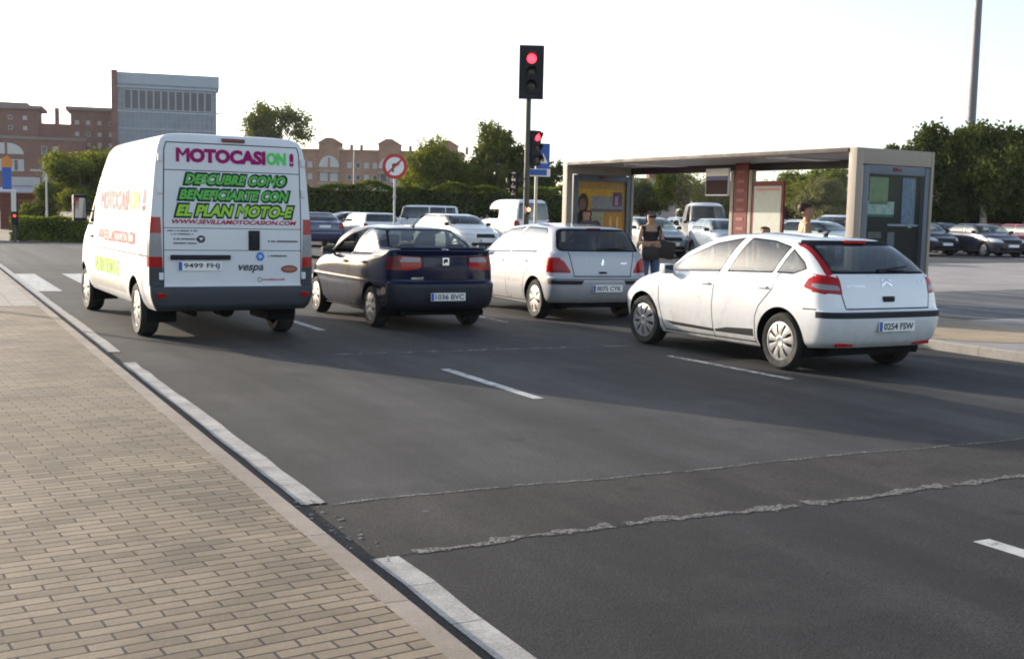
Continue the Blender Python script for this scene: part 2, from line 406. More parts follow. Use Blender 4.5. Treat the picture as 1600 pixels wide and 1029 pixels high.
def wheel(root, x, y, r_, style, steer=0.0, wd=0.195):
    sd = 1 if y > 0 else -1
    tyre = MB(); rr = r_ * 0.66
    tyre.lathe([(rr, -wd / 2 + .012), (rr + .02, -wd / 2), (r_ - .035, -wd / 2 - .004), (r_ - .008, -wd / 2 + .022), (r_, -wd / 2 + .05), (r_, wd / 2 - .05), (r_ - .008, wd / 2 - .022), (r_ - .035, wd / 2 + .004), (rr + .02, wd / 2), (rr, wd / 2 - .012), (rr - .01, wd / 2 - 0.06), (0.001, wd / 2 - 0.065)], 32)
    o = tyre.build('wheel', TYRE, root, smooth=True); o.location = (x, y, r_); o.rotation_euler = (0, 0, (0 if sd > 0 else math.pi) + steer)
    rim = MB(); f0 = wd / 2 - 0.008
    rim.lathe([(rr + .004, f0 + .002), (rr - .012, f0 + .006), (rr * .9, f0 - .012), (rr * .88, f0 - .04)], 32)
    rim.lathe([(rr * .36, f0 - .03), (rr * .33, f0 + .004), (rr * .22, f0 + .012), (rr * .16, f0 + .006), (0.001, f0 + .006)], 24)
    n, w0, w1 = {'petal': (9, .30, .225), 'spoke7': (7, .40, .30), 'steel': (8, .36, .27), 'plain': (5, .5, .36)}[style]
    for k in range(n):
        a = 2 * math.pi * k / n + 0.2; q = []
        for rad, hwid, ax in ((rr * .30, w0 * rr * .30, f0 + .006), (rr * .62, w0 * rr * .47, f0 + .010), (rr * .93, w1 * rr * 1.05, f0 - .004)):
            da = hwid / rad; q.append([(rad * math.cos(a + t * da), ax, rad * math.sin(a + t * da)) for t in (-1, 0, 1)])
        vs = [p for row in q for p in row]; vs = [Vector(v) + (Vector((0, .004, 0)) if i % 3 == 1 else Vector((0, 0, 0))) for i, v in enumerate(vs)]
        back = [v - Vector((0, .02, 0)) for v in vs]; fs = []
        for i in range(2):
            for j in range(2): fs.append((3 * i + j, 3 * i + j + 1, 3 * i + j + 4, 3 * i + j + 3))
        ring = [0, 1, 2, 5, 8, 7, 6, 3]
        for i in range(8): fs.append((ring[i], ring[(i + 1) % 8], ring[(i + 1) % 8] + 9, ring[i] + 9))
        rim.add(vs + back, fs)
    rim.build('rim', ALLOY, o, smooth=True)
    return o
def decal(root, name, S, view, shape, box, mat, lift=0.006, maxlen=0.12):
    """flat lettering or outline laid on the body; box=(start, end, z0, z1) along the reading direction"""
    vs, fs = shape; lo = vs.min(0); hi = vs.max(0); t = (vs - lo) / (hi - lo)
    bm = bmesh.new(); bv = [bm.verts.new((box[0] + (box[1] - box[0]) * a, box[2] + (box[3] - box[2]) * b, 0)) for a, b in t]
    for f in fs:
        try: bm.faces.new([bv[i] for i in f])
        except ValueError: pass
    a = min(box[0], box[1])
    while a < max(box[0], box[1]):
        bmesh.ops.bisect_plane(bm, geom=bm.verts[:] + bm.edges[:] + bm.faces[:], plane_co=(a, 0, 0), plane_no=(1, 0, 0)); a += maxlen
    for v in bm.verts:
        co, no = S.hit(view, v.co.x, v.co.y)
        if co is None: co, no = S.bvh.find_nearest(Vector((-1, v.co.x, v.co.y) if view == 'B' else (v.co.x, 1, v.co.y)))[:2]
        v.co = co + no * lift
    bm.normal_update()
    me = bpy.data.meshes.new(name); bm.to_mesh(me); bm.free(); me.materials.append(mat)
    return link(name, me, root)
def poly_shape(poly):
    return np.array(poly, float), [tuple(range(len(poly)))]
def disc_shape(n=24): return poly_shape([(math.cos(2 * math.pi * k / n), math.sin(2 * math.pi * k / n)) for k in range(n)])
def plate(root, S, y, z, text, wd=0.52, ht=0.11, tilt=0.0, view='B', off=0.012):
    co, no = S.hit(view, y, z); sg = -1 if view == 'B' else 1
    x = co.x + sg * off
    for dz in (-ht / 2, ht / 2):
        for dy in (-wd / 2, wd / 2):
            c2, _ = S.hit(view, y + dy, z + dz)
            if c2 is not None: x = min(x, c2.x - off) if view == 'B' else max(x, c2.x + off)
    b = MB(); b.box((x, y, z), (0.012, wd, ht), bev=0.003); o = b.build('number_plate', PLATEW, root)
    f = x + sg * 0.0085; s2 = -sg
    b = MB(); b.add([(f, y + s2 * (wd / 2 - .004), z - ht / 2 + .005), (f, y + s2 * (wd / 2 - .045), z - ht / 2 + .005), (f, y + s2 * (wd / 2 - .045), z + ht / 2 - .005), (f, y + s2 * (wd / 2 - .004), z + ht / 2 - .005)], [(0, 1, 2, 3)])
    b.build('country_band', PLATEB, o, fix=False)
    if text:
        vs, fs = text_data(text, 0.02); lo = vs.min(0); hi = vs.max(0); t = (vs - lo) / (hi - lo)
        m_ = MB(); m_.add([(f + sg * .001, y + s2 * (wd / 2 - .065 - a * (wd - .09)), z - ht * .33 + b_ * ht * .66) for a, b_ in t], fs)
        m_.build('lettering', INK, o, fix=False)
    return o
def mirror(root, x, y, z, mat, sd, size=(0.10, 0.17, 0.12)):
    b = MB(); b.box((x, sd * (y + 0.13), z), size, bev=0.035); b.box((x + .02, sd * (y + .02), z - 0.035), (.05, .12, .03), bev=.01)
    o = b.build('wing_mirror', mat, root, smooth=True)
    g = MB(); g.box((x - size[0] / 2 - 0.001, sd * (y + .13), z), (.006, size[1] * .8, size[2] * .75), bev=.002); g.build('mirror_glass', principled('mirror', (.22, .24, .26), .05, metal=1.0), o)
    return o
def seats(root, xs_front, x_rear, zs, hw, wheel_x=None):
    for y in (hw * .5, -hw * .5):
        b = MB(); b.box((xs_front, y, zs), (.5, .48, .16), bev=.05)
        b.box((xs_front - .28, y, zs + .34), (.14, .46, .62), bev=.05, mat=Matrix.Rotation(R(-14), 4, 'Y'))
        b.box((xs_front - .38, y, zs + .74), (.09, .26, .17), bev=.04); b.build('seat', UPHOL, root, smooth=True)
    b = MB(); b.box((x_rear, 0, zs), (.5, hw * 1.8, .16), bev=.05); b.box((x_rear - .28, 0, zs + .3), (.14, hw * 1.8, .55), bev=.05, mat=Matrix.Rotation(R(-16), 4, 'Y'))
    for y in (.38, -.38): b.box((x_rear - .38, y, zs + .64), (.09, .25, .15), bev=.04)
    b.build('rear_bench', UPHOL, root, smooth=True)
    if wheel_x:
        b = MB(); b.box((wheel_x + .32, 0, zs + .33), (.45, hw * 1.9, .16), bev=.06)
        ring = [(wheel_x + .06 * math.sin(t) * 1.0, hw * .5 + .18 * math.cos(t), zs + .38 + .16 * math.sin(t)) for t in [2 * math.pi * k / 16 for k in range(17)]]
        b.tube(ring, .014, 6); b.build('dashboard', BLACKP, root, smooth=True)
# ---------------------------------------------------------------- the four queueing vehicles
def rz_of(dyaw): return math.pi / 2 + R(dyaw)
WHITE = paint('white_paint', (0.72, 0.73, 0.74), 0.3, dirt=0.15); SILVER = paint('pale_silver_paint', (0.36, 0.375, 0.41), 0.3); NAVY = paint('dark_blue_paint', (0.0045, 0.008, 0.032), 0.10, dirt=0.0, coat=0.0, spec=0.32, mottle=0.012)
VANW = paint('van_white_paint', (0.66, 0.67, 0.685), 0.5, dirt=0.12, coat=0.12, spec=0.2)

def side_glass(S, polys, frame=0.015, rnd=0.02, gm=GLASS, open_left=False):
    for vw in 'LR':
        for p in polys:
            S.cut(rounded(grow(p, frame), rnd), vw, S.fr, only=(0,))
        for p in polys:
            fs = S.cut(rounded(p, rnd), vw, S.part('side_window', gm), only=(0, S.fr))
            if open_left and vw == 'L' and p is polys[0]: bmesh.ops.delete(S.bm, geom=fs, context='FACES')      # driver's window wound down
def handle(root, S, x, z, mat, wd=0.17):
    for vw, sd in (('L', 1), ('R', -1)):
        co, no = S.hit(vw, x, z)
        b = MB(); b.box((co.x, co.y - sd * .002, co.z), (wd * .8, .012, .045), bev=.005); b.box((co.x, co.y + sd * .018, co.z + .004), (wd, .016, .026), bev=.007)
        for q in (-.07, .07): b.box((co.x + q, co.y + sd * .008, co.z + .004), (.02, .03, .02))
        b.build('door_handle', mat, root, smooth=True)

# ---- white five-door hatchback with the arched roof (right, nearest)
def white_hatch():
    root = thing('hatchback_car', 'white arched-roof five-door hatchback nearest the viewer, dark strip across its bumper', 'car', (9.168, 9.766, 0), rz_of(0.93))
    C = lambda xr, xf, w_, z, Rr=.34, n1=4.2, Rf=.95, n2=2.5: (xr, xf, w_, z, Rr, n1, Rf, n2)
    S = Shell([
        C(-.64, 3.36, .80, [(-.6, .30), (.3, .22), (3.3, .20)]), C(-.70, 3.43, .855, [(-.7, .36), (.3, .32), (3.4, .30)]),
        C(-.755, 3.47, .880, [(-.7, .50), (3.4, .46)]), C(-.775, 3.48, .886, [(-.7, .62), (3.4, .58)]), C(-.772, 3.475, .886, [(-.7, .675), (3.4, .62)]),
        C(-.735, 3.45, .884, [(-.7, .705), (1.4, .72), (3.4, .66)]), C(-.70, 3.37, .876, [(-.6, .85), (1.4, .85), (3.3, .725)]),
        C(-.665, 3.23, .852, [(-.6, .99), (1.4, .94), (2.4, .89), (3.2, .80)]), C(-.64, 2.96, .822, [(-.6, 1.045), (1.4, .985), (2.3, .945), (2.9, .895)]),
        C(-.61, 2.60, .792, [(-.6, 1.075), (1.2, 1.02), (2.6, .985)], Rf=.7), C(-.46, 2.22, .742, 1.20, Rf=.6), C(-.27, 1.86, .672, [(-.2, 1.335), (.8, 1.35), (1.8, 1.335)], Rf=.5),
        C(-.16, 1.68, .605, [(-.1, 1.395), (.8, 1.428), (1.6, 1.40)], Rf=.45), C(-.10, 1.56, .50, [(-.1, 1.425), (.8, 1.462), (1.5, 1.435)], Rf=.4), C(.0, 1.42, .28, [(0, 1.445), (.8, 1.482), (1.4, 1.455)]), C(.10, 1.32, .0, [(.1, 1.452), (.8, 1.488), (1.3, 1.462)])])
    S.fr = S.part('window_surround', SURR); seam = S.part('seam', DARK)
    # rear window, light strips, lamps
    dark_band = S.part('window_surround', SURR)
    S.cut(rounded([(.63, 1.415), (-.63, 1.415), (-.70, 1.075), (.70, 1.075)], .04), 'B', dark_band, only=(0,))
    S.cut(rounded([(.575, 1.365), (-.575, 1.365), (-.655, 1.10), (.655, 1.10)], .04), 'B', S.part('rear_window', GLASS_D), only=(dark_band,))
    for sd in (1, -1):
        tl = S.part('tail_light', REDL)
        S.cut([(sd * .665, 1.07), (sd * .735, 1.05), (sd * .652, 1.36), (sd * .615, 1.375)], 'B', tl)
        lim = [(Vector((-.37, 0, .95)), Vector((1, 0, -.35)).normalized())]
        S.cut(rounded([(sd * .62, .862), (sd * 1.05, .90), (sd * 1.05, 1.02), (sd * .80, 1.075), (sd * .63, 1.035)], .02), 'B', tl, extra=lim, only=(0, tl))
        S.cut(rounded([(sd * .64, .905), (sd * .84, .915), (sd * .86, .975), (sd * .66, .955)], .02), 'B', S.part('light_lens', CLEARL), only=(tl,))
        S.cut(rounded([(-.62, .86), (-.33, .93), (-.38, 1.03), (-.66, 1.07)], .03), 'L' if sd > 0 else 'R', tl, only=(0, tl), extra=[(Vector((0, sd * .70, 0)), Vector((0, -sd, 0)))])
    side_glass(S, [[(2.32, .965), (1.15, 1.03), (.93, 1.40), (1.35, 1.33), (1.66, 1.212), (2.08, 1.05)], [(1.0, 1.035), (.77, 1.405), (.39, 1.385), (.09, 1.33), (.24, 1.06)], [(.155, 1.065), (.015, 1.30), (-.21, 1.175), (-.26, 1.12), (-.10, 1.065)]])
    # bumper strip, valance, sills
    lim = [(Vector((-.36, 0, 0)), Vector((1, 0, 0)))]
    S.cut([(1, .618), (-1, .618), (-1, .685), (1, .685)], 'B', S.part('bumper_strip', BLACKP), extra=lim)
    S.cut([(1, .2), (-1, .2), (-1, .385), (1, .37)], 'B', S.part('bumper_valance', BLACKP), extra=[(Vector((-.40, 0, 0)), Vector((1, 0, .9)).normalized())])
    tr = [S.part('sill_trim', BLACKP), S.part('sill_trim', BLACKP)]
    for q in ([(2.12, .36), (1.95, .315), (1.14, .31), (1.14, .345), (1.8, .335)], [(.43, .325), (.43, .41), (.89, .385), (1.12, .345), (1.12, .315)]): S.both(q, tr, only=(0,))
    for vw in 'LR':
        S.seam([(2.27, .95), (2.24, .6), (2.13, .23)], vw, seam); S.seam([(1.15, 1.02), (1.17, .6), (1.145, .24)], vw, seam); S.seam([(.10, 1.05), (.14, .88), (.34, .68), (.40, .55), (.41, .24)], vw, seam)
        S.seam([(2.13, .245), (1.145, .255), (.41, .265)], vw, seam); S.seam([(-.36, .70), (-.55, .705)], vw, seam)
    S.seam([(.64, 1.06), (.635, .86), (.60, .72)], 'B', seam); S.seam([(-.64, 1.06), (-.635, .86), (-.60, .72)], 'B', seam); S.seam([(.60, .715), (-.60, .715)], 'B', seam)
    S.cut(rounded([(.55, .93), (-.55, .93), (-.62, .66), (.62, .66)], .1), 'F', S.part('grille', BLACKP), flt=lambda c: c.z < .62)
    for sd in (1, -1): S.cut(rounded([(sd * .50, .62), (sd * .84, .68), (sd * .84, .80), (sd * .55, .72)], .04), 'F', S.part('headlight', HEADL))
    S.cut(rounded([(.62, 1.385), (-.62, 1.385), (-.73, 1.01), (.73, 1.01)], .05), 'F', S.part('windscreen', GLASS), only=(0,))
    S.arch(0, .315, .375, 0); S.arch(2.608, .315, .375, 0)
    S.export(root, WHITE); underbody(S, root, (0, 2.608), .375, -.5, 3.2, .86, .25)
    for x, st in ((0, 0), (2.608, R(4))):
        for y in (.755, -.755): wheel(root, x, y, .315, 'petal', st)
    handle(root, S, 1.31, .868, WHITE); handle(root, S, .30, .885, WHITE)
    mirror(root, 2.02, .80, 1.00, WHITE, 1, (.10, .15, .13)); mirror(root, 2.02, .80, 1.00, WHITE, -1, (.10, .15, .13))
    plate(root, S, -.07, .53, '0254 FSW')
    b = MB()
    for y in (.56, -.56):
        co, no = S.hit('B', y, .335); b.box((co.x - .004, y, .335), (.02, .24, .04), bev=.006)
    b.build('rear_reflector', REDL, root)
    co, no = S.hit('B', -.0, .815); b = MB(); b.box((co.x - .006, 0, .815), (.03, .16, .06), bev=.014); b.build('tailgate_handle', BLACKP, root, smooth=True)
    b = MB(); b.box((-.17, 0, 1.405), (.05, .30, .035), bev=.008); b.build('brake_light', REDL, root)
    for k, z in enumerate((.985, 1.03)):                                   # two stacked chevrons
        decal(root, 'emblem', S, 'B', poly_shape([(-1, 0), (0, .75), (1, 0), (1, .45), (0, 1.2), (-1, .45)][:6]) if False else (np.array([(-1, 0), (0, .7), (0, 1.15), (-1, .45), (1, 0), (1, .45)], float), [(0, 1, 2, 3), (1, 4, 5, 2)]), (.075, -.075, z - .045, z + .02), CHROME)
    decal(root, 'lettering', S, 'B', text_data('CITROËN', .02), (.56, .33, .935, .965), CHROME); decal(root, 'lettering', S, 'B', text_data('C4', .02), (-.48, -.58, .975, 1.01), CHROME)
    b = MB(); co, no = S.hit('B', 0, 1.10); c2, n2 = S.hit('B', -.40, 1.13)
    b.tube([co + no * .02, c2 + no * .03], [.018, .008], 8); b.box(co + no * .01, (.05, .10, .04), bev=.01); b.build('rear_wiper', BLACKP, root)
    b = MB(); b.tube([(.28, 0, 1.462), (.24, 0, 1.50), (.20, 0, 1.515)], [.03, .012, .006], 8); b.build('roof_aerial', BLACKP, root, smooth=True)
    seats(root, 1.15, .32, .48, .62, 1.62)
    return root
# ---- pale silver hatchback in front of it
def silver_hatch():
    root = thing('hatchback_car', 'pale silver hatchback between the dark blue saloon and the white arched-roof hatchback', 'car', (9.488, 15.968, 0), rz_of(-3.1))
    C = lambda xr, xf, w_, z, Rr=.36, n1=4.0, Rf=.95, n2=2.6: (xr, xf, w_, z, Rr, n1, Rf, n2)
    S = Shell([
        C(-.60, 3.33, .80, [(-.6, .29), (.3, .22), (3.3, .22)]), C(-.67, 3.40, .85, [(-.6, .36), (3.3, .34)]), C(-.735, 3.44, .870, .49), C(-.755, 3.45, .873, .62), C(-.750, 3.44, .873, [(-.7, .665), (3.4, .64)]),
        C(-.705, 3.42, .872, [(-.7, .70), (1.4, .71), (3.4, .67)]), C(-.68, 3.33, .866, [(-.7, .85), (1.4, .86), (3.3, .75)]), C(-.66, 3.18, .846, [(-.6, 1.0), (1.4, .96), (3.1, .84)]),
        C(-.645, 2.90, .818, [(-.6, 1.05), (1.4, 1.0), (2.9, .94)]), C(-.63, 2.55, .79, [(-.6, 1.075), (1.4, 1.03), (2.5, 1.02)], Rf=.7), C(-.53, 2.14, .742, 1.215, Rf=.6), C(-.41, 1.80, .675, 1.365, Rf=.5),
        C(-.335, 1.61, .61, [(-.3, 1.425), (.7, 1.448), (1.6, 1.425)], Rf=.4), C(-.285, 1.50, .50, [(-.3, 1.45), (.7, 1.485), (1.5, 1.455)]), C(-.17, 1.38, .28, [(-.1, 1.465), (.7, 1.502), (1.3, 1.475)]), C(-.02, 1.28, .0, [(0, 1.475), (.7, 1.507), (1.3, 1.48)])])
    S.fr = S.part('window_surround', SURR); seam = S.part('seam', DARK); rs = S.part('window_surround', SURR)
    S.cut(rounded([(.62, 1.425), (-.62, 1.425), (-.735, 1.08), (.735, 1.08)], .10), 'B', rs, only=(0,))
    S.cut(rounded([(.585, 1.395), (-.585, 1.395), (-.69, 1.105), (.69, 1.105)], .08), 'B', S.part('rear_window', GLASS_D), only=(rs,))
    for sd in (1, -1):
        tl = S.part('tail_light', REDL)
        S.cut(rounded([(sd * .53, .748), (sd * .88, .752), (sd * 1.05, .83), (sd * 1.05, .985), (sd * .84, .985), (sd * .66, .95)], .05), 'B', tl, extra=[(Vector((-.30, 0, .97)), Vector((1, 0, -.5)).normalized())], only=(0,))
        S.cut(rounded([(-.62, .75), (-.50, .77), (-.28, .93), (-.30, .985), (-.62, .985)], .03), 'L' if sd > 0 else 'R', tl, only=(0, tl), extra=[(Vector((0, sd * .70, 0)), Vector((0, -sd, 0)))])
        S.cut(rounded([(sd * .60, .765), (sd * .80, .765), (sd * .80, .80), (sd * .63, .80)], .02), 'B', S.part('light_lens', DREDL), only=(tl,))
    side_glass(S, [[(2.28, .985), (1.85, 1.19), (1.35, 1.375), (.83, 1.42), (1.09, 1.035)], [(1.0, 1.04), (.70, 1.425), (.03, 1.41), (-.10, 1.35), (.07, 1.065)]])
    lim = [(Vector((-.35, 0, 0)), Vector((1, 0, 0)))]
    for sd in (1, -1): S.cut([(sd * .39, .575), (sd * 1, .575), (sd * 1, .64), (sd * .35, .64)], 'B', S.part('bumper_strip', BLACKP), extra=lim)
    S.cut([(1, .2), (-1, .2), (-1, .335), (1, .335)], 'B', S.part('bumper_valance', BLACKP), extra=[(Vector((-.40, 0, 0)), Vector((1, 0, .9)).normalized())])
    st = [S.part('side_trim', SILVER), S.part('side_trim', SILVER)]
    for vw in 'LR':
        S.cut([(1.95, .545), (.52, .565), (.52, .60), (1.95, .58)], vw, seam, only=(0,))
        S.cut([(1.945, .549), (.525, .569), (.525, .596), (1.945, .576)], vw, st[0], only=(seam,))
        S.seam([(2.16, .97), (2.17, .6), (2.05, .23)], vw, seam); S.seam([(1.06, 1.03), (1.08, .6), (1.06, .24)], vw, seam); S.seam([(.10, 1.06), (.16, .85), (.35, .68), (.41, .5), (.42, .24)], vw, seam)
        S.seam([(2.05, .25), (.42, .26)], vw, seam)
    S.seam([(.57, 1.07), (.50, .74), (.50, .70), (-.50, .70), (-.50, .74), (-.57, 1.07)], 'B', seam); S.seam([(.86, .655), (-.86, .655)], 'B', seam)
    for sd in (1, -1): S.cut(rounded([(sd * .50, .64), (sd * .82, .72), (sd * .80, .86), (sd * .55, .76)], .04), 'F', S.part('headlight', HEADL))
    S.cut(rounded([(.62, 1.40), (-.62, 1.40), (-.73, 1.04), (.73, 1.04)], .05), 'F', S.part('windscreen', GLASS), only=(0,))
    S.arch(0, .31, .37, 0); S.arch(2.608, .31, .37, 0)
    S.export(root, SILVER); underbody(S, root, (0, 2.608), .37, -.48, 3.2, .85, .25)
    for x in (0, 2.608):
        for y in (.745, -.745): wheel(root, x, y, .31, 'spoke7')
    handle(root, S, 1.26, .875, SILVER); handle(root, S, .34, .895, SILVER)
    mirror(root, 1.98, .80, 1.03, BLACKP, 1); mirror(root, 1.98, .80, 1.03, BLACKP, -1)
    plate(root, S, -.06, .515, '0075 CYK')
    co, no = S.hit('B', 0, .758); b = MB(); b.box((co.x - .006, 0, .758), (.03, .13, .032), bev=.01); b.build('tailgate_handle', BLACKP, root, smooth=True)
    b = MB(); b.box((-.325, 0, 1.428), (.06, .24, .03), bev=.008); b.build('brake_light', DREDL, root)
    # small rampant emblem: head, body, raised paw, legs, tail
    shp = (np.array([(.35, 0), (.5, 0), (.55, .5), (.72, .62), (.55, .66), (.6, .85), (.5, 1), (.32, .92), (.25, .6), (.18, .3), (0, .55), (.1, .2)], float), [tuple(range(12))])
    decal(root, 'emblem', S, 'B', shp, (.035, -.035, .865, .965), CHROME)
    decal(root, 'lettering', S, 'B', text_data('307', .02), (-.32, -.44, .885, .915), CHROME)
    b = MB(); co, no = S.hit('B', 0, 1.11); c2, n2 = S.hit('B', -.46, 1.13); b.tube([co + no * .02, c2 + no * .03], [.018, .008], 8); b.box(co + no * .01, (.05, .10, .04), bev=.01); b.build('rear_wiper', BLACKP, root)
    seats(root, 1.10, .25, .50, .62, 1.60)
    return root
# ---- dark blue saloon
def dark_saloon():
    root = thing('saloon_car', 'dark blue four-door saloon between the white van and the pale silver hatchback', 'car', (6.461, 15.347, 0), rz_of(0.1))
    C = lambda xr, xf, w_, z, Rr=.36, n1=4.0, Rf=.9, n2=2.6: (xr, xf, w_, z, Rr, n1, Rf, n2)
    S = Shell([
        C(-.72, 3.14, .76, [(-.6, .29), (.3, .23), (3, .22)]), C(-.80, 3.20, .805, [(-.6, .36), (3.2, .33)]), C(-.835, 3.24, .824, .49), C(-.845, 3.25, .828, .61), C(-.835, 3.24, .827, .655),
        C(-.785, 3.20, .825, [(-.7, .685), (3.2, .66)]), C(-.785, 3.13, .818, [(-.7, .86), (1.4, .86), (3.1, .75)]), C(-.775, 2.98, .80, [(-.7, 1.03), (1.4, .95), (2.9, .84)]), C(-.79, 2.70, .775, [(-.7, 1.105), (.2, 1.02), (1.4, .985), (2.7, .92)]),
        C(-.72, 2.60, .765, [(-.7, 1.125), (.2, 1.035), (1.4, 1.0), (2.6, .95)]), C(-.37, 2.38, .745, [(-.3, 1.115), (.3, 1.045), (1.4, 1.02), (2.3, 1.0)], Rr=.22, n1=3.0, Rf=.7), C(-.15, 2.02, .70, 1.215, Rr=.22, n1=3.0, Rf=.55), C(.07, 1.72, .64, 1.325, Rr=.2, n1=3., Rf=.45),
        C(.17, 1.55, .58, [(.1, 1.372), (.9, 1.39), (1.5, 1.372)], Rf=.4), C(.25, 1.45, .47, [(.2, 1.395), (.9, 1.42), (1.4, 1.398)]), C(.34, 1.36, .27, [(.3, 1.41), (.9, 1.435), (1.3, 1.412)]), C(.45, 1.26, 0, [(.4, 1.42), (.9, 1.44), (1.2, 1.42)])], taper=.03)
    S.fr = S.part('window_surround', SURR); seam = S.part('seam', DARK); rs = S.part('window_surround', SURR)
    S.cut(rounded([(.50, 1.385), (-.50, 1.385), (-.645, 1.125), (.645, 1.125)], .07), 'B', rs, only=(0,), flt=lambda c: c.x > -.45)
    S.cut(rounded([(.475, 1.365), (-.475, 1.365), (-.61, 1.14), (.61, 1.14)], .06), 'B', S.part('rear_window', GLASS), only=(rs,))
    for sd in (1, -1):
        tl = S.part('tail_light', REDL)
        S.cut(rounded([(sd * .365, .865), (sd * .355, 1.02), (sd * .62, 1.03), (sd * .92, .99), (sd * .92, .86), (sd * .56, .835)], .035), 'B', tl, extra=[(Vector((-.56, 0, .9)), Vector((1, 0, 0)))], only=(0,))
        S.cut(rounded([(sd * .375, .95), (sd * .37, 1.01), (sd * .62, 1.02), (sd * .66, .95)], .02), 'B', S.part('light_lens', CLEARL), only=(tl,))
        S.cut(rounded([(sd * .62, .87), (sd * .68, 1.02), (sd * .9, .98), (sd * .9, .86)], .02), 'B', S.part('light_lens', DREDL), only=(tl,))
    side_glass(S, [[(1.93, .99), (1.76, 1.06), (1.16, 1.285), (.64, 1.372), (.93, 1.02)], [(.80, 1.025), (.50, 1.372), (.10, 1.355), (-.06, 1.27), (.05, 1.05)]], frame=.024, open_left=True)
    S.cut([(1, .2), (-1, .2), (-1, .64), (1, .64)], 'B', S.part('bumper', principled('dark_bumper', (.014, .016, .024), .5, noise=.1)), extra=[(Vector((-.40, 0, 0)), Vector((1, 0, 0)))], only=(0,))
    for vw in 'LR':
        S.seam([(1.86, .98), (1.90, .6), (1.78, .24)], vw, seam); S.seam([(.86, 1.01), (.90, .6), (.88, .25)], vw, seam); S.seam([(.07, 1.04), (.12, .85), (.30, .68), (.38, .5), (.40, .25)], vw, seam); S.seam([(1.78, .26), (.40, .27)], vw, seam); S.seam([(-.42, .65), (-.42, .30)], vw, seam)
    S.seam([(.70, 1.10), (.34, 1.04), (.34, .80), (.30, .70), (-.30, .70), (-.34, .80), (-.34, 1.04), (-.70, 1.10)], 'B', seam)
    for sd in (1, -1): S.cut(rounded([(sd * .42, .62), (sd * .76, .70), (sd * .74, .83), (sd * .46, .76)], .04), 'F', S.part('headlight', HEADL))
    S.cut(rounded([(.58, 1.35), (-.58, 1.35), (-.68, 1.03), (.68, 1.03)], .05), 'F', S.part('windscreen', GLASS), only=(0,))
    S.arch(0, .29, .35, 0); S.arch(2.5, .29, .35, 0)
    S.export(root, NAVY); underbody(S, root, (0, 2.5), .35, -.55, 3.0, .81, .25)
    for x in (0, 2.5):
        for y in (.71, -.71): wheel(root, x, y, .29, 'spoke7')
    handle(root, S, 1.02, .885, BLACKP); handle(root, S, .24, .905, BLACKP)
    mirror(root, 1.68, .76, 1.02, BLACKP, 1); mirror(root, 1.68, .76, 1.02, BLACKP, -1)
    plate(root, S, -.02, .475, '1036 BVC')
    b = MB()                                                             # low lip along the boot edge, split at the middle
    for s_ in (1, -1):
        pts = []
        for k in range(9):
            y = s_ * (.05 + .60 * k / 8); co, no = S.hit('T', -.735 + .04 * (k / 8) ** 3, y); pts.append(co + Vector((-.005, 0, .012)))
        b.tube(pts, [.02] * 8 + [.008], 8)
    b.build('boot_spoiler', NAVY, root, smooth=True)
    S_shape = text_data('S', .10)
    co, no = S.hit('B', 0, .955); b = MB(); b.box((co.x - .002, 0, .955), (.02, .10, .11), bev=.006); b.build('emblem', CHROME, root); decal(root, 'emblem', S, 'B', S_shape, (.032, -.032, .918, .992), BLACKP, lift=.018)
    decal(root, 'lettering', S, 'B', text_data('SEAT', .03), (.50, .32, .715, .742), CHROME)
    b = MB(); b.tube([(.42, 0, 1.415), (.30, 0, 1.50), (.12, 0, 1.60)], [.012, .005, .003], 6); b.box((.43, 0, 1.42), (.08, .04, .025), bev=.008); b.build('roof_aerial', BLACKP, root)
    seats(root, .95, .12, .47, .58, 1.42)
    return root
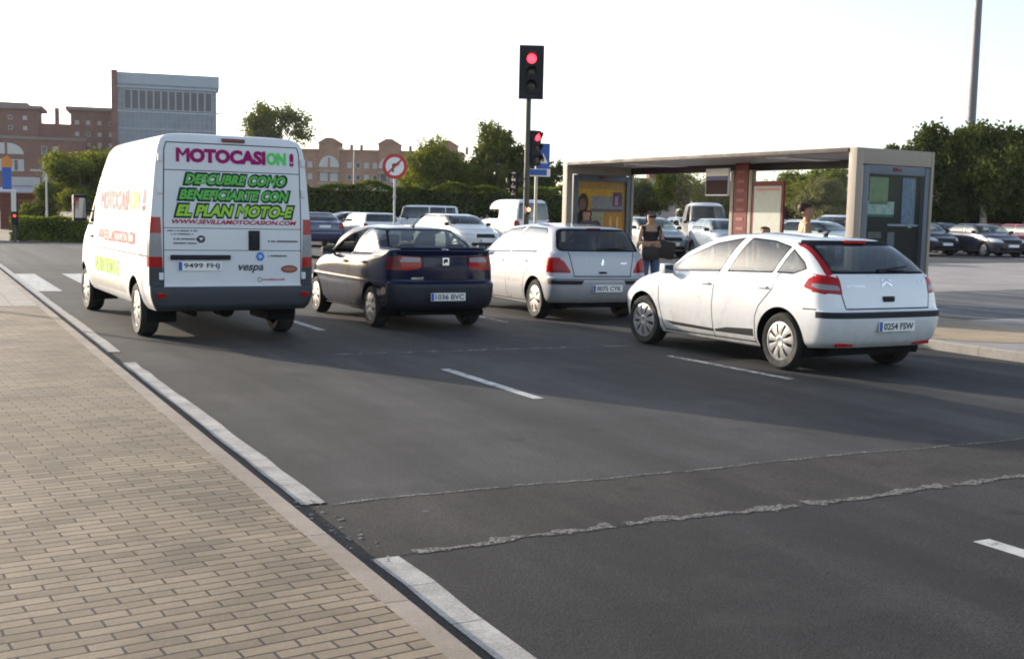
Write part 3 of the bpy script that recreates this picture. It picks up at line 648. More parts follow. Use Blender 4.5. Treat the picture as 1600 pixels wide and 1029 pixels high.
# ---- white high-roof delivery van
def white_van():
    root = thing('delivery_van', 'white high-roof delivery van covered in pink and green advertising lettering, by the left kerb', 'van', (3.403, 15.037, 0), rz_of(1.7))
    C = lambda xr, xf, w_, z, Rr=.10, n1=5.0, Rf=1.0, n2=2.8: (xr, xf, w_, z, Rr, n1, Rf, n2)
    S = Shell([
        C(-.93, 4.72, .93, .38), C(-.985, 4.80, .975, .45), C(-.995, 4.86, 1.012, .58), C(-.985, 4.86, 1.018, .67), C(-.955, 4.84, 1.02, .70), C(-.952, 4.76, 1.02, [(-1, 1.0), (3, 1.0), (4.8, .93)]),
        C(-.95, 4.62, 1.015, [(-1, 1.22), (3, 1.22), (4.6, 1.08)]), C(-.945, 4.32, 1.005, [(-1, 1.38), (3, 1.38), (4.3, 1.24)]), C(-.94, 3.98, .992, [(-1, 1.52), (3, 1.52), (4, 1.42)], Rf=.8), C(-.93, 3.42, .957, 1.90, Rf=.7), C(-.92, 2.98, .927, 2.18, Rf=.6), C(-.912, 2.66, .897, 2.36, Rf=.5),
        C(-.885, 2.45, .85, 2.445, Rf=.5), C(-.84, 2.25, .74, 2.49, Rf=.4), C(-.6, 2.0, .38, 2.515), C(-.4, 1.8, 0, 2.52)], nr=18, ns=52, sub=5, taper=.012)
    S.fr = S.part('window_surround', SURR); seam = S.part('seam', DARK)
    for vw in 'LR':
        S.cut(rounded([(2.98, 1.34), (2.98, 1.95), (3.20, 1.93), (3.62, 1.45), (3.60, 1.34)], .05), vw, S.fr, only=(0,)); S.cut(rounded([(3.01, 1.37), (3.01, 1.92), (3.19, 1.90), (3.58, 1.45), (3.57, 1.37)], .05), vw, S.part('side_window', GLASS_D), only=(S.fr,))
        S.seam([(2.92, 2.06), (2.92, .5)], vw, seam); S.seam([(2.92, 2.06), (3.25, 2.0), (3.75, 1.4), (3.72, .9), (3.55, .55)], vw, seam)
        S.seam([(2.86, 2.05), (-.80, 2.05)], vw, seam, wd=.014); S.seam([(2.86, 1.03), (-.82, 1.03)], vw, seam, wd=.012); S.seam([(.86, 2.05), (.86, .52)], vw, seam); S.seam([(-.80, 2.05), (-.80, .95)], vw, seam, wd=.010)  # level creases and panel gaps, their shade painted as dark strips
    tr = [S.part('side_moulding', principled('grey_moulding', (.36, .35, .32), .6, noise=.12)) for _ in (0, 1)]
    S.both([(3.33, .46), (.53, .50), (.53, .63), (3.33, .61)], tr, only=(0,))
    bump = S.part('bumper', principled('van_bumper', (.03, .033, .04), .55, noise=.12)); lim = [(Vector((-.78, 0, 0)), Vector((1, 0, 0)))]
    S.cut([(1.2, .3), (-1.2, .3), (-1.2, .675), (1.2, .675)], 'B', bump, extra=[(Vector((-.52, 0, 0)), Vector((1, 0, 0)))], only=(0,))
    for sd in (1, -1):
        S.cut([(sd * .845, .6), (sd * 1.2, .6), (sd * 1.2, .905), (sd * .855, .905)], 'B', bump, extra=lim, only=(0, bump))
        zones = [(.905, 1.03, REDL), (1.03, 1.30, CLEARL), (1.30, 1.50, REDL)]
        tl = S.part('tail_light', REDL)
        for vw in 'B' + ('L' if sd > 0 else 'R'):
            q = [(sd * .855, .905), (sd * 1.2, .905), (sd * 1.2, 1.50), (sd * .875, 1.50)] if vw == 'B' else [(-1.1, .905), (-.76, .905), (-.79, 1.50), (-1.1, 1.50)]
            S.cut(q, vw, tl, extra=lim, only=(0, bump, tl))
        ln = S.part('light_lens', CLEARL)
        for vw in 'B' + ('L' if sd > 0 else 'R'):
            S.cut([(sd * .8, 1.03), (sd * 1.2, 1.03), (sd * 1.2, 1.31), (sd * .8, 1.31)] if vw == 'B' else [(-1.1, 1.03), (-.7, 1.03), (-.7, 1.31), (-1.1, 1.31)], vw, ln, only=(tl,))
    S.seam([(.845, .685), (.845, 1.5), (.825, 2.30), (.80, 2.385), (-.80, 2.385), (-.825, 2.30), (-.845, 1.5), (-.845, .685)], 'B', seam, wd=.013); S.seam([(-.01, .685), (-.01, 2.385)], 'B', seam, wd=.013)
    S.seam([(.83, 2.06), (-.83, 2.06)], 'B', seam, wd=.010); S.seam([(.84, 1.375), (-.84, 1.375)], 'B', seam, wd=.008); S.seam([(.84, 1.11), (-.84, 1.11)], 'B', seam, wd=.008)  # creases pressed into the rear doors, shade painted on as dark lines
    S.cut(rounded([(.80, 2.15), (-.80, 2.15), (-.92, 1.50), (.92, 1.50)], .06), 'F', S.part('windscreen', GLASS_D), only=(0,))
    for sd in (1, -1): S.cut(rounded([(sd * .60, .80), (sd * .96, .86), (sd * .96, 1.18), (sd * .72, 1.08)], .05), 'F', S.part('headlight', HEADL))
    S.cut([(.95, .4), (-.95, .4), (-.95, .78), (.95, .78)], 'F', S.part('bumper', BLACKP), only=(0,), flt=lambda c: c.x > 4.2)
    S.arch(0, .34, .42, 0); S.arch(3.95, .34, .42, 0)
    S.export(root, VANW); underbody(S, root, (0, 3.95), .42, -.75, 4.4, 1.0, .46)
    for x, st in ((0, 0), (3.95, R(3))):
        for y in (.875, -.875): wheel(root, x, y, .34, 'steel', st, .22)
    b = MB()                                                             # spare wheel, exhaust and axle under the floor
    b.tube([(-.2, .0, .36), (-.6, .0, .36)], .10, 10); b.tube([(0, .85, .34), (0, -.85, .34)], .05, 10); b.tube([(2.2, .5, .33), (-.8, .45, .33)], .035, 8); b.build('chassis', DARK, root, smooth=True)
    for sd in (1, -1): mirror(root, 3.62, .98, 1.58, BLACKP, sd, (.16, .20, .40))
    handle(root, S, 3.08, 1.17, BLACKP, .2)
    PINK = principled('purple_lettering', (.30, .012, .13), .6, spec=.12); GREEN = principled('green_lettering', (.10, .62, .12), .6, spec=.12); DKG = principled('dark_green_outline', (.012, .05, .03), .6, spec=.12); LIME = principled('lime_lettering', (.34, .62, .06), .6, spec=.12); RED = principled('crimson_lettering', (.42, .012, .05), .6, spec=.12)
    mid = principled('bright_green_lettering', (.13, .48, .09), .6, spec=.12)
    decal(root, 'lettering', S, 'B', text_data('MOTOCASI', .06), (.69, -.395, 2.155, 2.325), PINK); decal(root, 'lettering', S, 'B', text_data('ON', .055), (-.405, -.655, 2.16, 2.315), GREEN)
    b = text_data('!', .10); decal(root, 'lettering', S, 'B', b, (-.70, -.755, 2.15, 2.315), PINK)
    for s_, bx, mt in (('DESCUBRE COMO', (.59, -.645, 1.90, 2.02), mid), ('BENEFICIARTE CON', (.66, -.69, 1.715, 1.835), mid), ('EL PLAN MOTO-E', (.70, -.745, 1.515, 1.655), LIME)):
        decal(root, 'lettering_outline', S, 'B', text_data(s_, .125, .28), (bx[0] + .03, bx[1] - .03, bx[2] - .025, bx[3] + .025), DKG, lift=.004); decal(root, 'lettering', S, 'B', text_data(s_, .040, .28), bx, mt, lift=.009)
    decal(root, 'lettering', S, 'B', text_data('WWW.SEVILLAMOTOCASION.COM', .03, .25), (.745, -.785, 1.425, 1.478), RED)
    r2 = random.Random(3)                                                # rows of print too small to read in the photograph
    for y0, y1, z, hh in ((.80, .45, 1.335, .016), (.76, .50, 1.295, .014), (.73, .42, 1.235, .018), (.73, .46, 1.185, .018), (-.42, -.80, 1.215, .022), (-.42, -.66, 1.035, .020)):
        vs = []; fs = []; y = 0.0; tot = y0 - y1
        while y < tot:
            l = r2.uniform(.010, .022); vs += [(y, 0), (y + l, 0), (y + l, hh * r2.uniform(.7, 1)), (y, hh)]; n = len(vs); fs.append((n - 4, n - 3, n - 2, n - 1)); y += l + r2.choice([.005, .005, .006, .018])
        decal(root, 'small_print', S, 'B', (np.array(vs), fs), (y0, y1, z, z + hh), INK)
    decal(root, 'logo', S, 'B', disc_shape(), (.455, .355, 1.20, 1.29), principled('logo_navy', (.03, .035, .06), .4)); decal(root, 'logo', S, 'B', poly_shape([(-1, .5), (0, -.9), (1, .5), (.5, .5), (0, -.2), (-.5, .5)][:3]), (.43, .38, 1.225, 1.26), PLATEW, lift=.009)
    decal(root, 'logo', S, 'B', disc_shape(6), (-.265, -.375, .985, 1.09), principled('logo_blue', (.03, .16, .55), .4)); decal(root, 'logo', S, 'B', disc_shape(20), (-.295, -.345, 1.015, 1.06), principled('logo_pale', (.35, .5, .75), .4), lift=.009)
    decal(root, 'lettering', S, 'B', text_data('vespa', .02, .3), (-.05, -.36, .835, .935), INK)
    decal(root, 'logo', S, 'B', disc_shape(28), (-.585, -.80, .835, .93), principled('logo_rust', (.20, .035, .02), .4)); decal(root, 'logo', S, 'B', disc_shape(28), (-.61, -.775, .86, .905), principled('logo_rust_pale', (.36, .14, .09), .4), lift=.009)
    decal(root, 'logo', S, 'B', (np.array([(math.cos(t) * q, math.sin(t) * q) for q in (1, .72) for t in [2 * math.pi * k / 16 for k in range(16)]]), [(k, (k + 1) % 16, 16 + (k + 1) % 16, 16 + k) for k in range(16)]), (-.285, -.345, .72, .785), principled('logo_grey', (.2, .2, .22), .4)); decal(root, 'lettering', S, 'B', text_data('malaguti', .02), (-.355, -.63, .735, .77), RED)
    co, no = S.hit('B', -.245, 1.235); b = MB(); b.box((co.x - .004, -.245, 1.235), (.025, .14, .24), bev=.012); b.box((co.x - .02, -.245, 1.25), (.02, .09, .11), bev=.008); b.build('door_handle', BLACKP, root, smooth=True)
    co, no = S.hit('B', .41, 1.025); b = MB(); b.box((co.x - .012, .41, 1.025), (.04, .72, .06), bev=.014); b.build('plate_lamp_bar', BLACKP, root, smooth=True)
    plate(root, S, .42, .92, '9499 FHJ')
    co, no = S.hit('B', 0, 2.435); b = MB(); b.box((co.x - .006, 0, 2.435), (.05, .28, .045), bev=.01); b.build('brake_light', DREDL, root)
    b = MB()
    for sd in (1, -1):
        for z in (1.82, .80, 2.2):
            co, no = S.hit('B', sd * .86, z); b.box((co.x - .008, sd * .875, z), (.04, .05, .085), bev=.008)
    b.build('door_hinges', VANW, root)
    b = MB()
    for sd in (1, -1):
        co, no = S.hit('B', sd * .88, .57); b.box((co.x - .004, sd * .88, .57), (.02, .09, .06), bev=.008)
    b.build('rear_reflector', REDL, root)
    # side lettering
    decal(root, 'lettering', S, 'L', text_data('MOTOCASI', .06), (2.50, .45, 1.56, 1.83), RED); decal(root, 'lettering', S, 'L', text_data('ON', .055), (.38, -.22, 1.57, 1.82), LIME); decal(root, 'lettering', S, 'L', text_data('!', .1), (-.40, -.58, 1.56, 1.84), RED)
    decal(root, 'lettering', S, 'L', text_data('WWW.SEVILLAMOTOCASION.COM', .02), (2.52, -.10, 1.14, 1.30), RED); decal(root, 'lettering', S, 'L', text_data('PLAN MOTO-E', .06), (2.82, .95, .69, .91), LIME)
    return root
# ---- plainer vehicles for the car park
def parked(name, label, cat, loc, rz, style, col, group=None, rough=.3, plates=True):
    key = {'hatch': (-.72, 3.3, 1.46, 1.03, -.60, -.15, 2.55, 1.65, .86), 'saloon': (-.95, 3.45, 1.43, 1.02, -.45, .25, 2.55, 1.65, .87), 'estate': (-1.0, 3.4, 1.46, 1.02, -.88, -.70, 2.5, 1.65, .86), 'mpv': (-.85, 3.45, 1.72, 1.10, -.78, -.55, 2.75, 1.65, .89), 'van': (-.95, 3.9, 2.15, 1.20, -.92, -.85, 3.05, 2.2, .94), 'jeep': (-.85, 3.5, 1.85, 1.15, -.82, -.74, 2.4, 1.9, .90)}[style]
    xr, xf, H_, zb, xg, xt, xw, xh, hw = key; wb = (xf - .83); root = thing(name, label, cat, loc, rz, group)
    hood = zb - .06 if style != 'van' else zb - .02
    C = lambda a, b, w_, z, Rr=.3, n1=4.2, Rf=.8, n2=2.7: (a, b, w_, z, Rr, n1, Rf, n2); zr = H_ - zb
    deck = [(xr, zb - .01), (1.2, zb - .05), (xf, hood - .16)]
    rows = [C(xr + .1, xf - .08, hw * .92, .24), C(xr, xf, hw * .985, .36), C(xr - .03, xf + .03, hw, .60), C(xr + .02, xf, hw, .70), C(xr + .03, xf - .06, hw * .99, [(xr, .86), (1.2, .86), (xf, .76)]), C(xr + .05, xf - .25, hw * .965, [(xr, zb - .06), (1.2, zb - .09), (xf, hood - .14)]),
            C(xr + .07, (xf + xw) / 2, hw * .94, [(xr, zb), (1.2, zb - .03), (xf, hood - .03)]), C(xg, xw, hw * .90, [(xr, zb + .02), (1.2, zb), (xw, hood + .02)], Rf=.6), C((xg * .6 + xt * .4), (xw * .6 + xh * .4), hw * .85, zb + zr * .42, Rf=.5), C(xt, xh + .2, hw * .76, zb + zr * .80, Rf=.45), C(xt + .08, xh, hw * .69, [(xt, zb + zr * .91), (.8, zb + zr * .94), (xh, zb + zr * .91)]), C(xt + .16, xh - .1, hw * .55, [(xt, zb + zr * .96), (.8, H_ - .015), (xh, zb + zr * .96)]), C(xt + .3, xh - .25, 0, [(xt, H_ - .03), (.8, H_), (xh, H_ - .02)])]
    S = Shell(rows, nr=8, ns=24, nf=8, sub=3); S.fr = S.part('window_surround', SURR)
    pm = paint(name + '_' + '_'.join('%02d' % round(c * 99) for c in col), col, rough)
    t0, t1 = zb + .05, zb + zr * .80; mid_ = (xg + xw) / 2
    xa = lambda z: xw + (xh + .2 - xw) * (z - zb) / (zr * .8); xb = lambda z: xg + (xt - xg) * (z - zb) / (zr * .8)
    f0, f1 = xa(t0) - .28, xa(t1) - .18; b0, b1 = xb(t0) + .24, xb(t1) + .22; m0 = (f0 + b0) / 2
    quads = [[(f0, t0), (f1, t1), (m0 + .03, t1), (m0 + .08, t0)], [(m0 - .03, t0), (m0 - .08, t1), (b1, t1), (b0, t0)]]
    if style == 'van': quads = quads[:1]
    if style in ('estate', 'mpv', 'jeep'): q = b0 + (m0 - b0) * .38; quads = [quads[0], [(m0 - .03, t0), (m0 - .08, t1), (q + .04, t1), (q + .04, t0)], [(q - .04, t0), (q - .04, t1), (b1, t1), (b0, t0)]]
    side_glass(S, quads, .02, .04, GLASS_D if style == 'van' else GLASS)
    wt = hw * .70; wbm = hw * .80
    S.cut(rounded([(wt, t1 + .01), (-wt, t1 + .01), (-wbm, zb + .06), (wbm, zb + .06)], .06), 'B', S.part('rear_window', GLASS_D), only=(0,), flt=lambda c: c.x < .8); S.cut(rounded([(wt, t1 + .02), (-wt, t1 + .02), (-wbm - .02, zb + .05), (wbm + .02, zb + .05)], .06), 'F', S.part('windscreen', GLASS), only=(0,), flt=lambda c: c.x > .9)
    for sd in (1, -1):
        z0 = .78 if style != 'van' else .95
        S.cut(rounded([(sd * hw * .70, z0), (sd * 1.2, z0), (sd * 1.2, z0 + .22), (sd * hw * .76, z0 + .22)], .03), 'B', S.part('tail_light', REDL), extra=[(Vector((xr + .28, 0, 0)), Vector((1, 0, 0)))], only=(0,)); S.cut(rounded([(sd * hw * .50, .64), (sd * hw * .95, .66), (sd * hw * .95, .83), (sd * hw * .60, .77)], .04), 'F', S.part('headlight', HEADL), only=(0,))
    S.cut(rounded([(.42, .60), (-.42, .60), (-.38, .74), (.38, .74)], .03), 'F', S.part('grille', BLACKP), only=(0,), flt=lambda c: c.x > 2.5); S.cut([(.55, .30), (-.55, .30), (-.55, .42), (.55, .42)], 'F', S.part('grille', BLACKP), only=(0,), flt=lambda c: c.x > 2.5)
    seam = S.part('seam', DARK)
    for vw in 'LR':
        S.seam([(f0 + .02, t0 - .06), (f0, .30)], vw, seam, .016); S.seam([(m0 + .02, t0 - .05), (m0 + .02, .30)], vw, seam, .016); S.seam([(b0 + .05, t0 - .05), (b0 + .25, .62)], vw, seam, .016)
    S.arch(0, .31, .37, 0); S.arch(wb, .31, .37, 0)
    S.export(root, pm, lining=False); underbody(S, root, (0, wb), .37, xr + .25, xf - .25, hw - .02, .27)
    for x in (0, wb):
        for y in (hw - .12, -hw + .12): wheel(root, x, y, .31, 'plain')
    mirror(root, xw - .55, hw * .92, zb + .04, BLACKP, 1); mirror(root, xw - .55, hw * .92, zb + .04, BLACKP, -1)
    if plates: plate(root, S, 0, .50, None, view='F'); plate(root, S, 0, .85 if style != 'van' else .8, None, view='B')
    if style != 'van': seats(root, 1.05, .25, .50, hw * .7, 1.55)
    return root
# ---------------------------------------------------------------- ground materials
def mathn(nt, op, a, b=None, clamp=False):
    n = N(nt, 'ShaderNodeMath', operation=op); n.use_clamp = clamp
    for i, v in enumerate((a, b)):
        if v is None: continue
        if isinstance(v, (int, float)): n.inputs[i].default_value = v
        else: nt.links.new(v, n.inputs[i])
    return n.outputs[0]
def mapr(nt, v, a, b, c, d):
    n = N(nt, 'ShaderNodeMapRange'); nt.links.new(v, n.inputs[0])
    for i, q in enumerate((a, b, c, d)): n.inputs[i + 1].default_value = q
    return n.outputs[0]
def noise(nt, vec, sc, det=6, rough=.6, scale_vec=None):
    n = N(nt, 'ShaderNodeTexNoise'); n.inputs['Scale'].default_value = sc; n.inputs['Detail'].default_value = det; n.inputs['Roughness'].default_value = rough
    if scale_vec:
        mp = N(nt, 'ShaderNodeMapping'); mp.inputs['Scale'].default_value = scale_vec; nt.links.new(vec, mp.inputs[0]); vec = mp.outputs[0]
    nt.links.new(vec, n.inputs['Vector']); return n.outputs[0]
def mixc(nt, f, a, b):
    n = N(nt, 'ShaderNodeMix', data_type='RGBA')
    for i, v in ((0, f), (6, a), (7, b)):
        if isinstance(v, (int, float)): n.inputs[i].default_value = v
        elif isinstance(v, tuple): n.inputs[i].default_value = (*v, 1)
        else: nt.links.new(v, n.inputs[i])
    return n.outputs[2]
def base(name):
    m = bpy.data.materials.new(name); m.use_nodes = True; nt = m.node_tree; b = nt.nodes['Principled BSDF']; tc = N(nt, 'ShaderNodeTexCoord')
    return m, nt, b, tc.outputs['Object']
def bump(nt, b, hgt, st=.5, dist=.01):
    n = N(nt, 'ShaderNodeBump'); n.inputs['Strength'].default_value = st; n.inputs['Distance'].default_value = dist
    nt.links.new(hgt, n.inputs['Height']); nt.links.new(n.outputs[0], b.inputs['Normal'])
def asphalt(name, c0, c1, patch=.3, grain=.75):
    m, nt, b, P = base(name)
    big = noise(nt, P, .35, 5, .6); mid_ = noise(nt, P, 2.2, 6, .65, (1.0, .45, 1)); gr = noise(nt, P, 120, 1, .9); gr2 = noise(nt, P, 45, 4, .9)
    f = mathn(nt, 'ADD', mathn(nt, 'MULTIPLY', big, .55), mathn(nt, 'MULTIPLY', mid_, .45)); f = mapr(nt, f, .40, .60, 0, 1)
    col = mixc(nt, f, c0, c1)
    g = mapr(nt, mathn(nt, 'ADD', mathn(nt, 'MULTIPLY', gr, .6), mathn(nt, 'MULTIPLY', gr2, .4)), .38, .62, 1 - grain, 1 + grain)
    sc = N(nt, 'ShaderNodeVectorMath', operation='SCALE'); nt.links.new(col, sc.inputs[0]); nt.links.new(g, sc.inputs[3])
    vo = N(nt, 'ShaderNodeTexVoronoi'); vo.inputs['Scale'].default_value = 1.1; nt.links.new(P, vo.inputs['Vector'])     # scattered pale specks and spots
    spot = mapr(nt, vo.outputs['Distance'], .012, .034, 1, 0)
    col = mixc(nt, mathn(nt, 'MULTIPLY', spot, .5), sc.outputs[0], (.16, .15, .14))
    st = mapr(nt, noise(nt, P, .8, 4, .5, (1.6, .22, 1)), .52, .68, 0, .55)                                                  # oil and tyre darkening along the lanes
    col = mixc(nt, st, col, tuple(c * .5 for c in c0))
    tr_ = mapr(nt, noise(nt, P, 1.0, 4, .55, (1.5, .035, 1)), .36, .64, .70, 1.30); s3 = N(nt, 'ShaderNodeVectorMath', operation='SCALE'); nt.links.new(col, s3.inputs[0]); nt.links.new(tr_, s3.inputs[3]); col = s3.outputs[0]   # wheel tracks
    oil = mapr(nt, noise(nt, P, 1.7, 3, .5), .66, .74, 0, .75); col = mixc(nt, oil, col, tuple(c * .35 for c in c0))                  # drips
    pale = mapr(nt, noise(nt, P, .55, 6, .7, (.8, 1.6, 1)), .56, .72, 0, .5); col = mixc(nt, pale, col, tuple(c * 1.45 for c in c1))   # dusty, polished areas
    nt.links.new(col, b.inputs['Base Color']); b.inputs['Roughness'].default_value = .82; b.inputs['Specular IOR Level'].default_value = .35
    bump(nt, b, mathn(nt, 'ADD', gr, mathn(nt, 'MULTIPLY', gr2, .6)), .55, .006); return m
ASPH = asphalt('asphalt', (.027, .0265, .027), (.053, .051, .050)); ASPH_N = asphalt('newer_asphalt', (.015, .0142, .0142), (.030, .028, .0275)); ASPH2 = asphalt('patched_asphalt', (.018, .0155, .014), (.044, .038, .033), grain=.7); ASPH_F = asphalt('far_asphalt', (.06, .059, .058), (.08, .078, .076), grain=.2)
def pavers():
    m, nt, b, P = base('paving_bricks')
    mp = N(nt, 'ShaderNodeMapping'); mp.inputs['Rotation'].default_value = (0, 0, R(-5.5)); nt.links.new(P, mp.inputs[0])
    wob = N(nt, 'ShaderNodeTexNoise'); wob.inputs['Scale'].default_value = 4; wob.inputs['Detail'].default_value = 3; nt.links.new(P, wob.inputs['Vector'])
    sb = N(nt, 'ShaderNodeVectorMath', operation='SUBTRACT'); nt.links.new(wob.outputs['Color'], sb.inputs[0]); sb.inputs[1].default_value = (.5, .5, .5)
    sc = N(nt, 'ShaderNodeVectorMath', operation='SCALE'); nt.links.new(sb.outputs[0], sc.inputs[0]); sc.inputs[3].default_value = .022
    ad = N(nt, 'ShaderNodeVectorMath', operation='ADD'); nt.links.new(mp.outputs[0], ad.inputs[0]); nt.links.new(sc.outputs[0], ad.inputs[1])
    br = N(nt, 'ShaderNodeTexBrick'); br.offset = .5; nt.links.new(ad.outputs[0], br.inputs['Vector'])
    for k, v in (('Scale', 1), ('Brick Width', .212), ('Row Height', .073), ('Mortar Size', .0062), ('Mortar Smooth', .35), ('Bias', 0.0)): br.inputs[k].default_value = v
    br.inputs['Color1'].default_value = (.165, .130, .086, 1); br.inputs['Color2'].default_value = (.268, .213, .146, 1); br.inputs['Mortar'].default_value = (.026, .021, .018, 1)
    f = mapr(nt, noise(nt, P, 1.3, 6, .65), .38, .64, .70, 1.16); g = mapr(nt, noise(nt, P, 60, 4, .7), .3, .7, .86, 1.14)
    s2 = N(nt, 'ShaderNodeVectorMath', operation='SCALE'); nt.links.new(br.outputs['Color'], s2.inputs[0]); nt.links.new(mathn(nt, 'MULTIPLY', f, g), s2.inputs[3])
    stain = mapr(nt, noise(nt, P, 2.6, 7, .75), .55, .72, 0, .6); col = mixc(nt, stain, s2.outputs[0], (.15, .115, .085))
    nt.links.new(col, b.inputs['Base Color']); b.inputs['Roughness'].default_value = .85
    hh = mathn(nt, 'SUBTRACT', mathn(nt, 'MULTIPLY', noise(nt, P, 45, 4, .7), .35), br.outputs['Fac']); bump(nt, b, hh, .7, .008); return m
def concrete(name, c0, c1, sc=3, grain=.2, joints=None):
    m, nt, b, P = base(name)
    col = mixc(nt, mapr(nt, noise(nt, P, sc, 7, .68), .34, .66, 0, 1), c0, c1); g = mapr(nt, noise(nt, P, 90, 3, .8), .3, .7, 1 - grain, 1 + grain)
    s = N(nt, 'ShaderNodeVectorMath', operation='SCALE'); nt.links.new(col, s.inputs[0]); nt.links.new(g, s.inputs[3]); col = s.outputs[0]
    if joints:
        br = N(nt, 'ShaderNodeTexBrick'); br.offset = joints[2]; nt.links.new(P, br.inputs['Vector'])
        for k, v in (('Scale', 1), ('Brick Width', joints[0]), ('Row Height', joints[1]), ('Mortar Size', joints[3]), ('Mortar Smooth', .2)): br.inputs[k].default_value = v
        br.inputs['Color1'].default_value = (1, 1, 1, 1); br.inputs['Color2'].default_value = (.9, .9, .9, 1); br.inputs['Mortar'].default_value = (.45, .43, .42, 1)
        mu = N(nt, 'ShaderNodeVectorMath', operation='MULTIPLY'); nt.links.new(col, mu.inputs[0]); nt.links.new(br.outputs['Color'], mu.inputs[1]); col = mu.outputs[0]
    nt.links.new(col, b.inputs['Base Color']); b.inputs['Roughness'].default_value = .88; bump(nt, b, noise(nt, P, 70, 4, .75), .35, .006); return m
PAV = pavers(); KERB = concrete('kerb_stone', (.22, .185, .15), (.33, .28, .235), 2.5, joints=(50, 1.0, 0, .006)); GUTTER = concrete('gutter_concrete', (.27, .26, .24), (.48, .465, .44), 3.2, grain=.35, joints=(50, .5, 0, .006))
def worn_paint(name, col, wear, scale=7):
    m, nt, b, P = base(name); o = nt.nodes['Material Output']
    a = mapr(nt, mathn(nt, 'ADD', mathn(nt, 'MULTIPLY', noise(nt, P, scale, 7, .75), .7), mathn(nt, 'MULTIPLY', noise(nt, P, 90, 3, .8), .3)), wear - .07, wear + .05, 0, 1)
    g = mapr(nt, noise(nt, P, 5, 5, .6), .3, .7, .75, 1.1); s = N(nt, 'ShaderNodeVectorMath', operation='SCALE'); s.inputs[0].default_value = col; nt.links.new(g, s.inputs[3]); nt.links.new(s.outputs[0], b.inputs['Base Color']); b.inputs['Roughness'].default_value = .7
    tr = N(nt, 'ShaderNodeBsdfTransparent'); mx = N(nt, 'ShaderNodeMixShader'); nt.links.new(a, mx.inputs[0]); nt.links.new(tr.outputs[0], mx.inputs[1]); nt.links.new(b.outputs[0], mx.inputs[2]); nt.links.new(mx.outputs[0], o.inputs[0]); return m
ROADW = worn_paint('road_paint', (.52, .52, .50), .435); ROADW2 = worn_paint('worn_road_paint', (.50, .50, .48), .49); SCAR = worn_paint('crack_filler', (.215, .203, .187), .50, 55)
def sheet(name, pts, z, mat, kind='structure', label=None):
    b = MB(); vs = [(p[0], p[1], p[2] if len(p) > 2 else z) for p in pts]; b.add(vs, [tuple(range(len(vs)))]); o = b.build(name, mat, fix=False)
    if o.data.polygons[0].normal.z < 0: o.data.flip_normals()
    return tag(o, label, None, None, kind)
# ---- ground, road, pavements
EARTH = concrete('dry_earth', (.17, .14, .10), (.24, .20, .14), .2)
sheet('ground', [(-1500, -300), (1500, -300), (1500, 2200), (-1500, 2200)], -.03, EARTH)
sheet('road', [(1.60, -30), (11.72, -30), (11.72, 34), (1.60, 34)], 0, ASPH)
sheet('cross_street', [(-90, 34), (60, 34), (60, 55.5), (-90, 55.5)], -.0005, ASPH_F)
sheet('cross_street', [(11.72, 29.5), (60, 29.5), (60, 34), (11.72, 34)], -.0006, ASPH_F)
rg = random.Random(11)
def jag(y0, x0, x1, n, amp, slope=0): return [(x0 + (x1 - x0) * i / n, y0 + slope * (i / n) + amp * rg.uniform(-1, 1) + .022 * math.sin(i * .093 + y0) + .010 * math.sin(i * .29 + y0 * 3)) for i in range(n + 1)]
near, far = jag(4.97, 1.98, 11.7, 240, .016), jag(5.98, 1.98, 11.7, 240, .009, -.12)
sheet('road_section', [(1.66, -30), (11.70, -30)] + near[::-1] + [(1.66, 4.97)], .0035, ASPH_N)
sheet('road_repair', [(1.68, 4.97)] + near + far[::-1] + [(1.68, 5.98)], .004, ASPH2)
for nm, ln, wd in (('repair_seam', near, .036), ('repair_seam', far, .018)):
    b = MB(); vs = []; fs = []
    for i, (x, y) in enumerate(ln):
        a = wd * (.35 + .9 * abs(math.sin(i * .37) * math.sin(i * .113 + 1)) + rg.uniform(-.15, .55)) * (1.35 if 2.5 < x < 7 and wd > .02 else .8); vs += [(x, y - a * rg.uniform(.2, .8), .0075), (x, y + a, .0075)]
    for i in range(len(ln) - 1):
        if math.sin(i * .21 + wd * 300) > -.975: fs.append((2 * i, 2 * i + 2, 2 * i + 3, 2 * i + 1))
    b.add(vs, fs); tag(b.build(nm, SCAR, fix=False), kind='structure')
    b = MB(); vs = []
    for i, (x, y) in enumerate(ln): a = .007 + .016 * abs(math.sin(i * .17) * math.sin(i * .41)); vs += [(x, y - .010 - a, .0055), (x, y - .004, .0055)]
    b.add(vs, [(2 * i, 2 * i + 2, 2 * i + 3, 2 * i + 1) for i in range(len(ln) - 1)]); tag(b.build('tar_crack', worn_paint('tar', (.010, .010, .010), .52, 9), fix=False), kind='structure')
MARKS = [((4.85, 8.85), (4.85, 10.9), .11), ((4.85, 2.0), (4.82, 4.03), .12), ((4.85, 15.0), (4.85, 17.0), .11), ((7.94, 9.11), (7.86, 11.17), .10), ((7.94, 2.6), (7.94, 4.5), .10), ((7.9, 15.5), (7.9, 17.5), .10)]
for i, ((x0, y0), (x1, y1), wd) in enumerate(MARKS): sheet('lane_marking', [(x0 - wd / 2, y0), (x0 + wd / 2, y0), (x1 + wd / 2, y1), (x1 - wd / 2, y1)], .005, ROADW if x0 < 6 else ROADW2)
sheet('stop_line', [(4.15, 12.37), (8.9, 12.12), (8.9, 12.22), (4.15, 12.47)], .005, worn_paint('faded_road_paint', (.30, .30, .30), .55))
for x0 in (1.88, 3.0, 4.1, 5.2, 6.3, 7.4, 8.5, 9.6, 10.7): sheet('crossing_stripe', [(x0, 23.2), (x0 + .52, 23.2), (x0 + .52, 29.1), (x0, 29.1)], .005, ROADW)
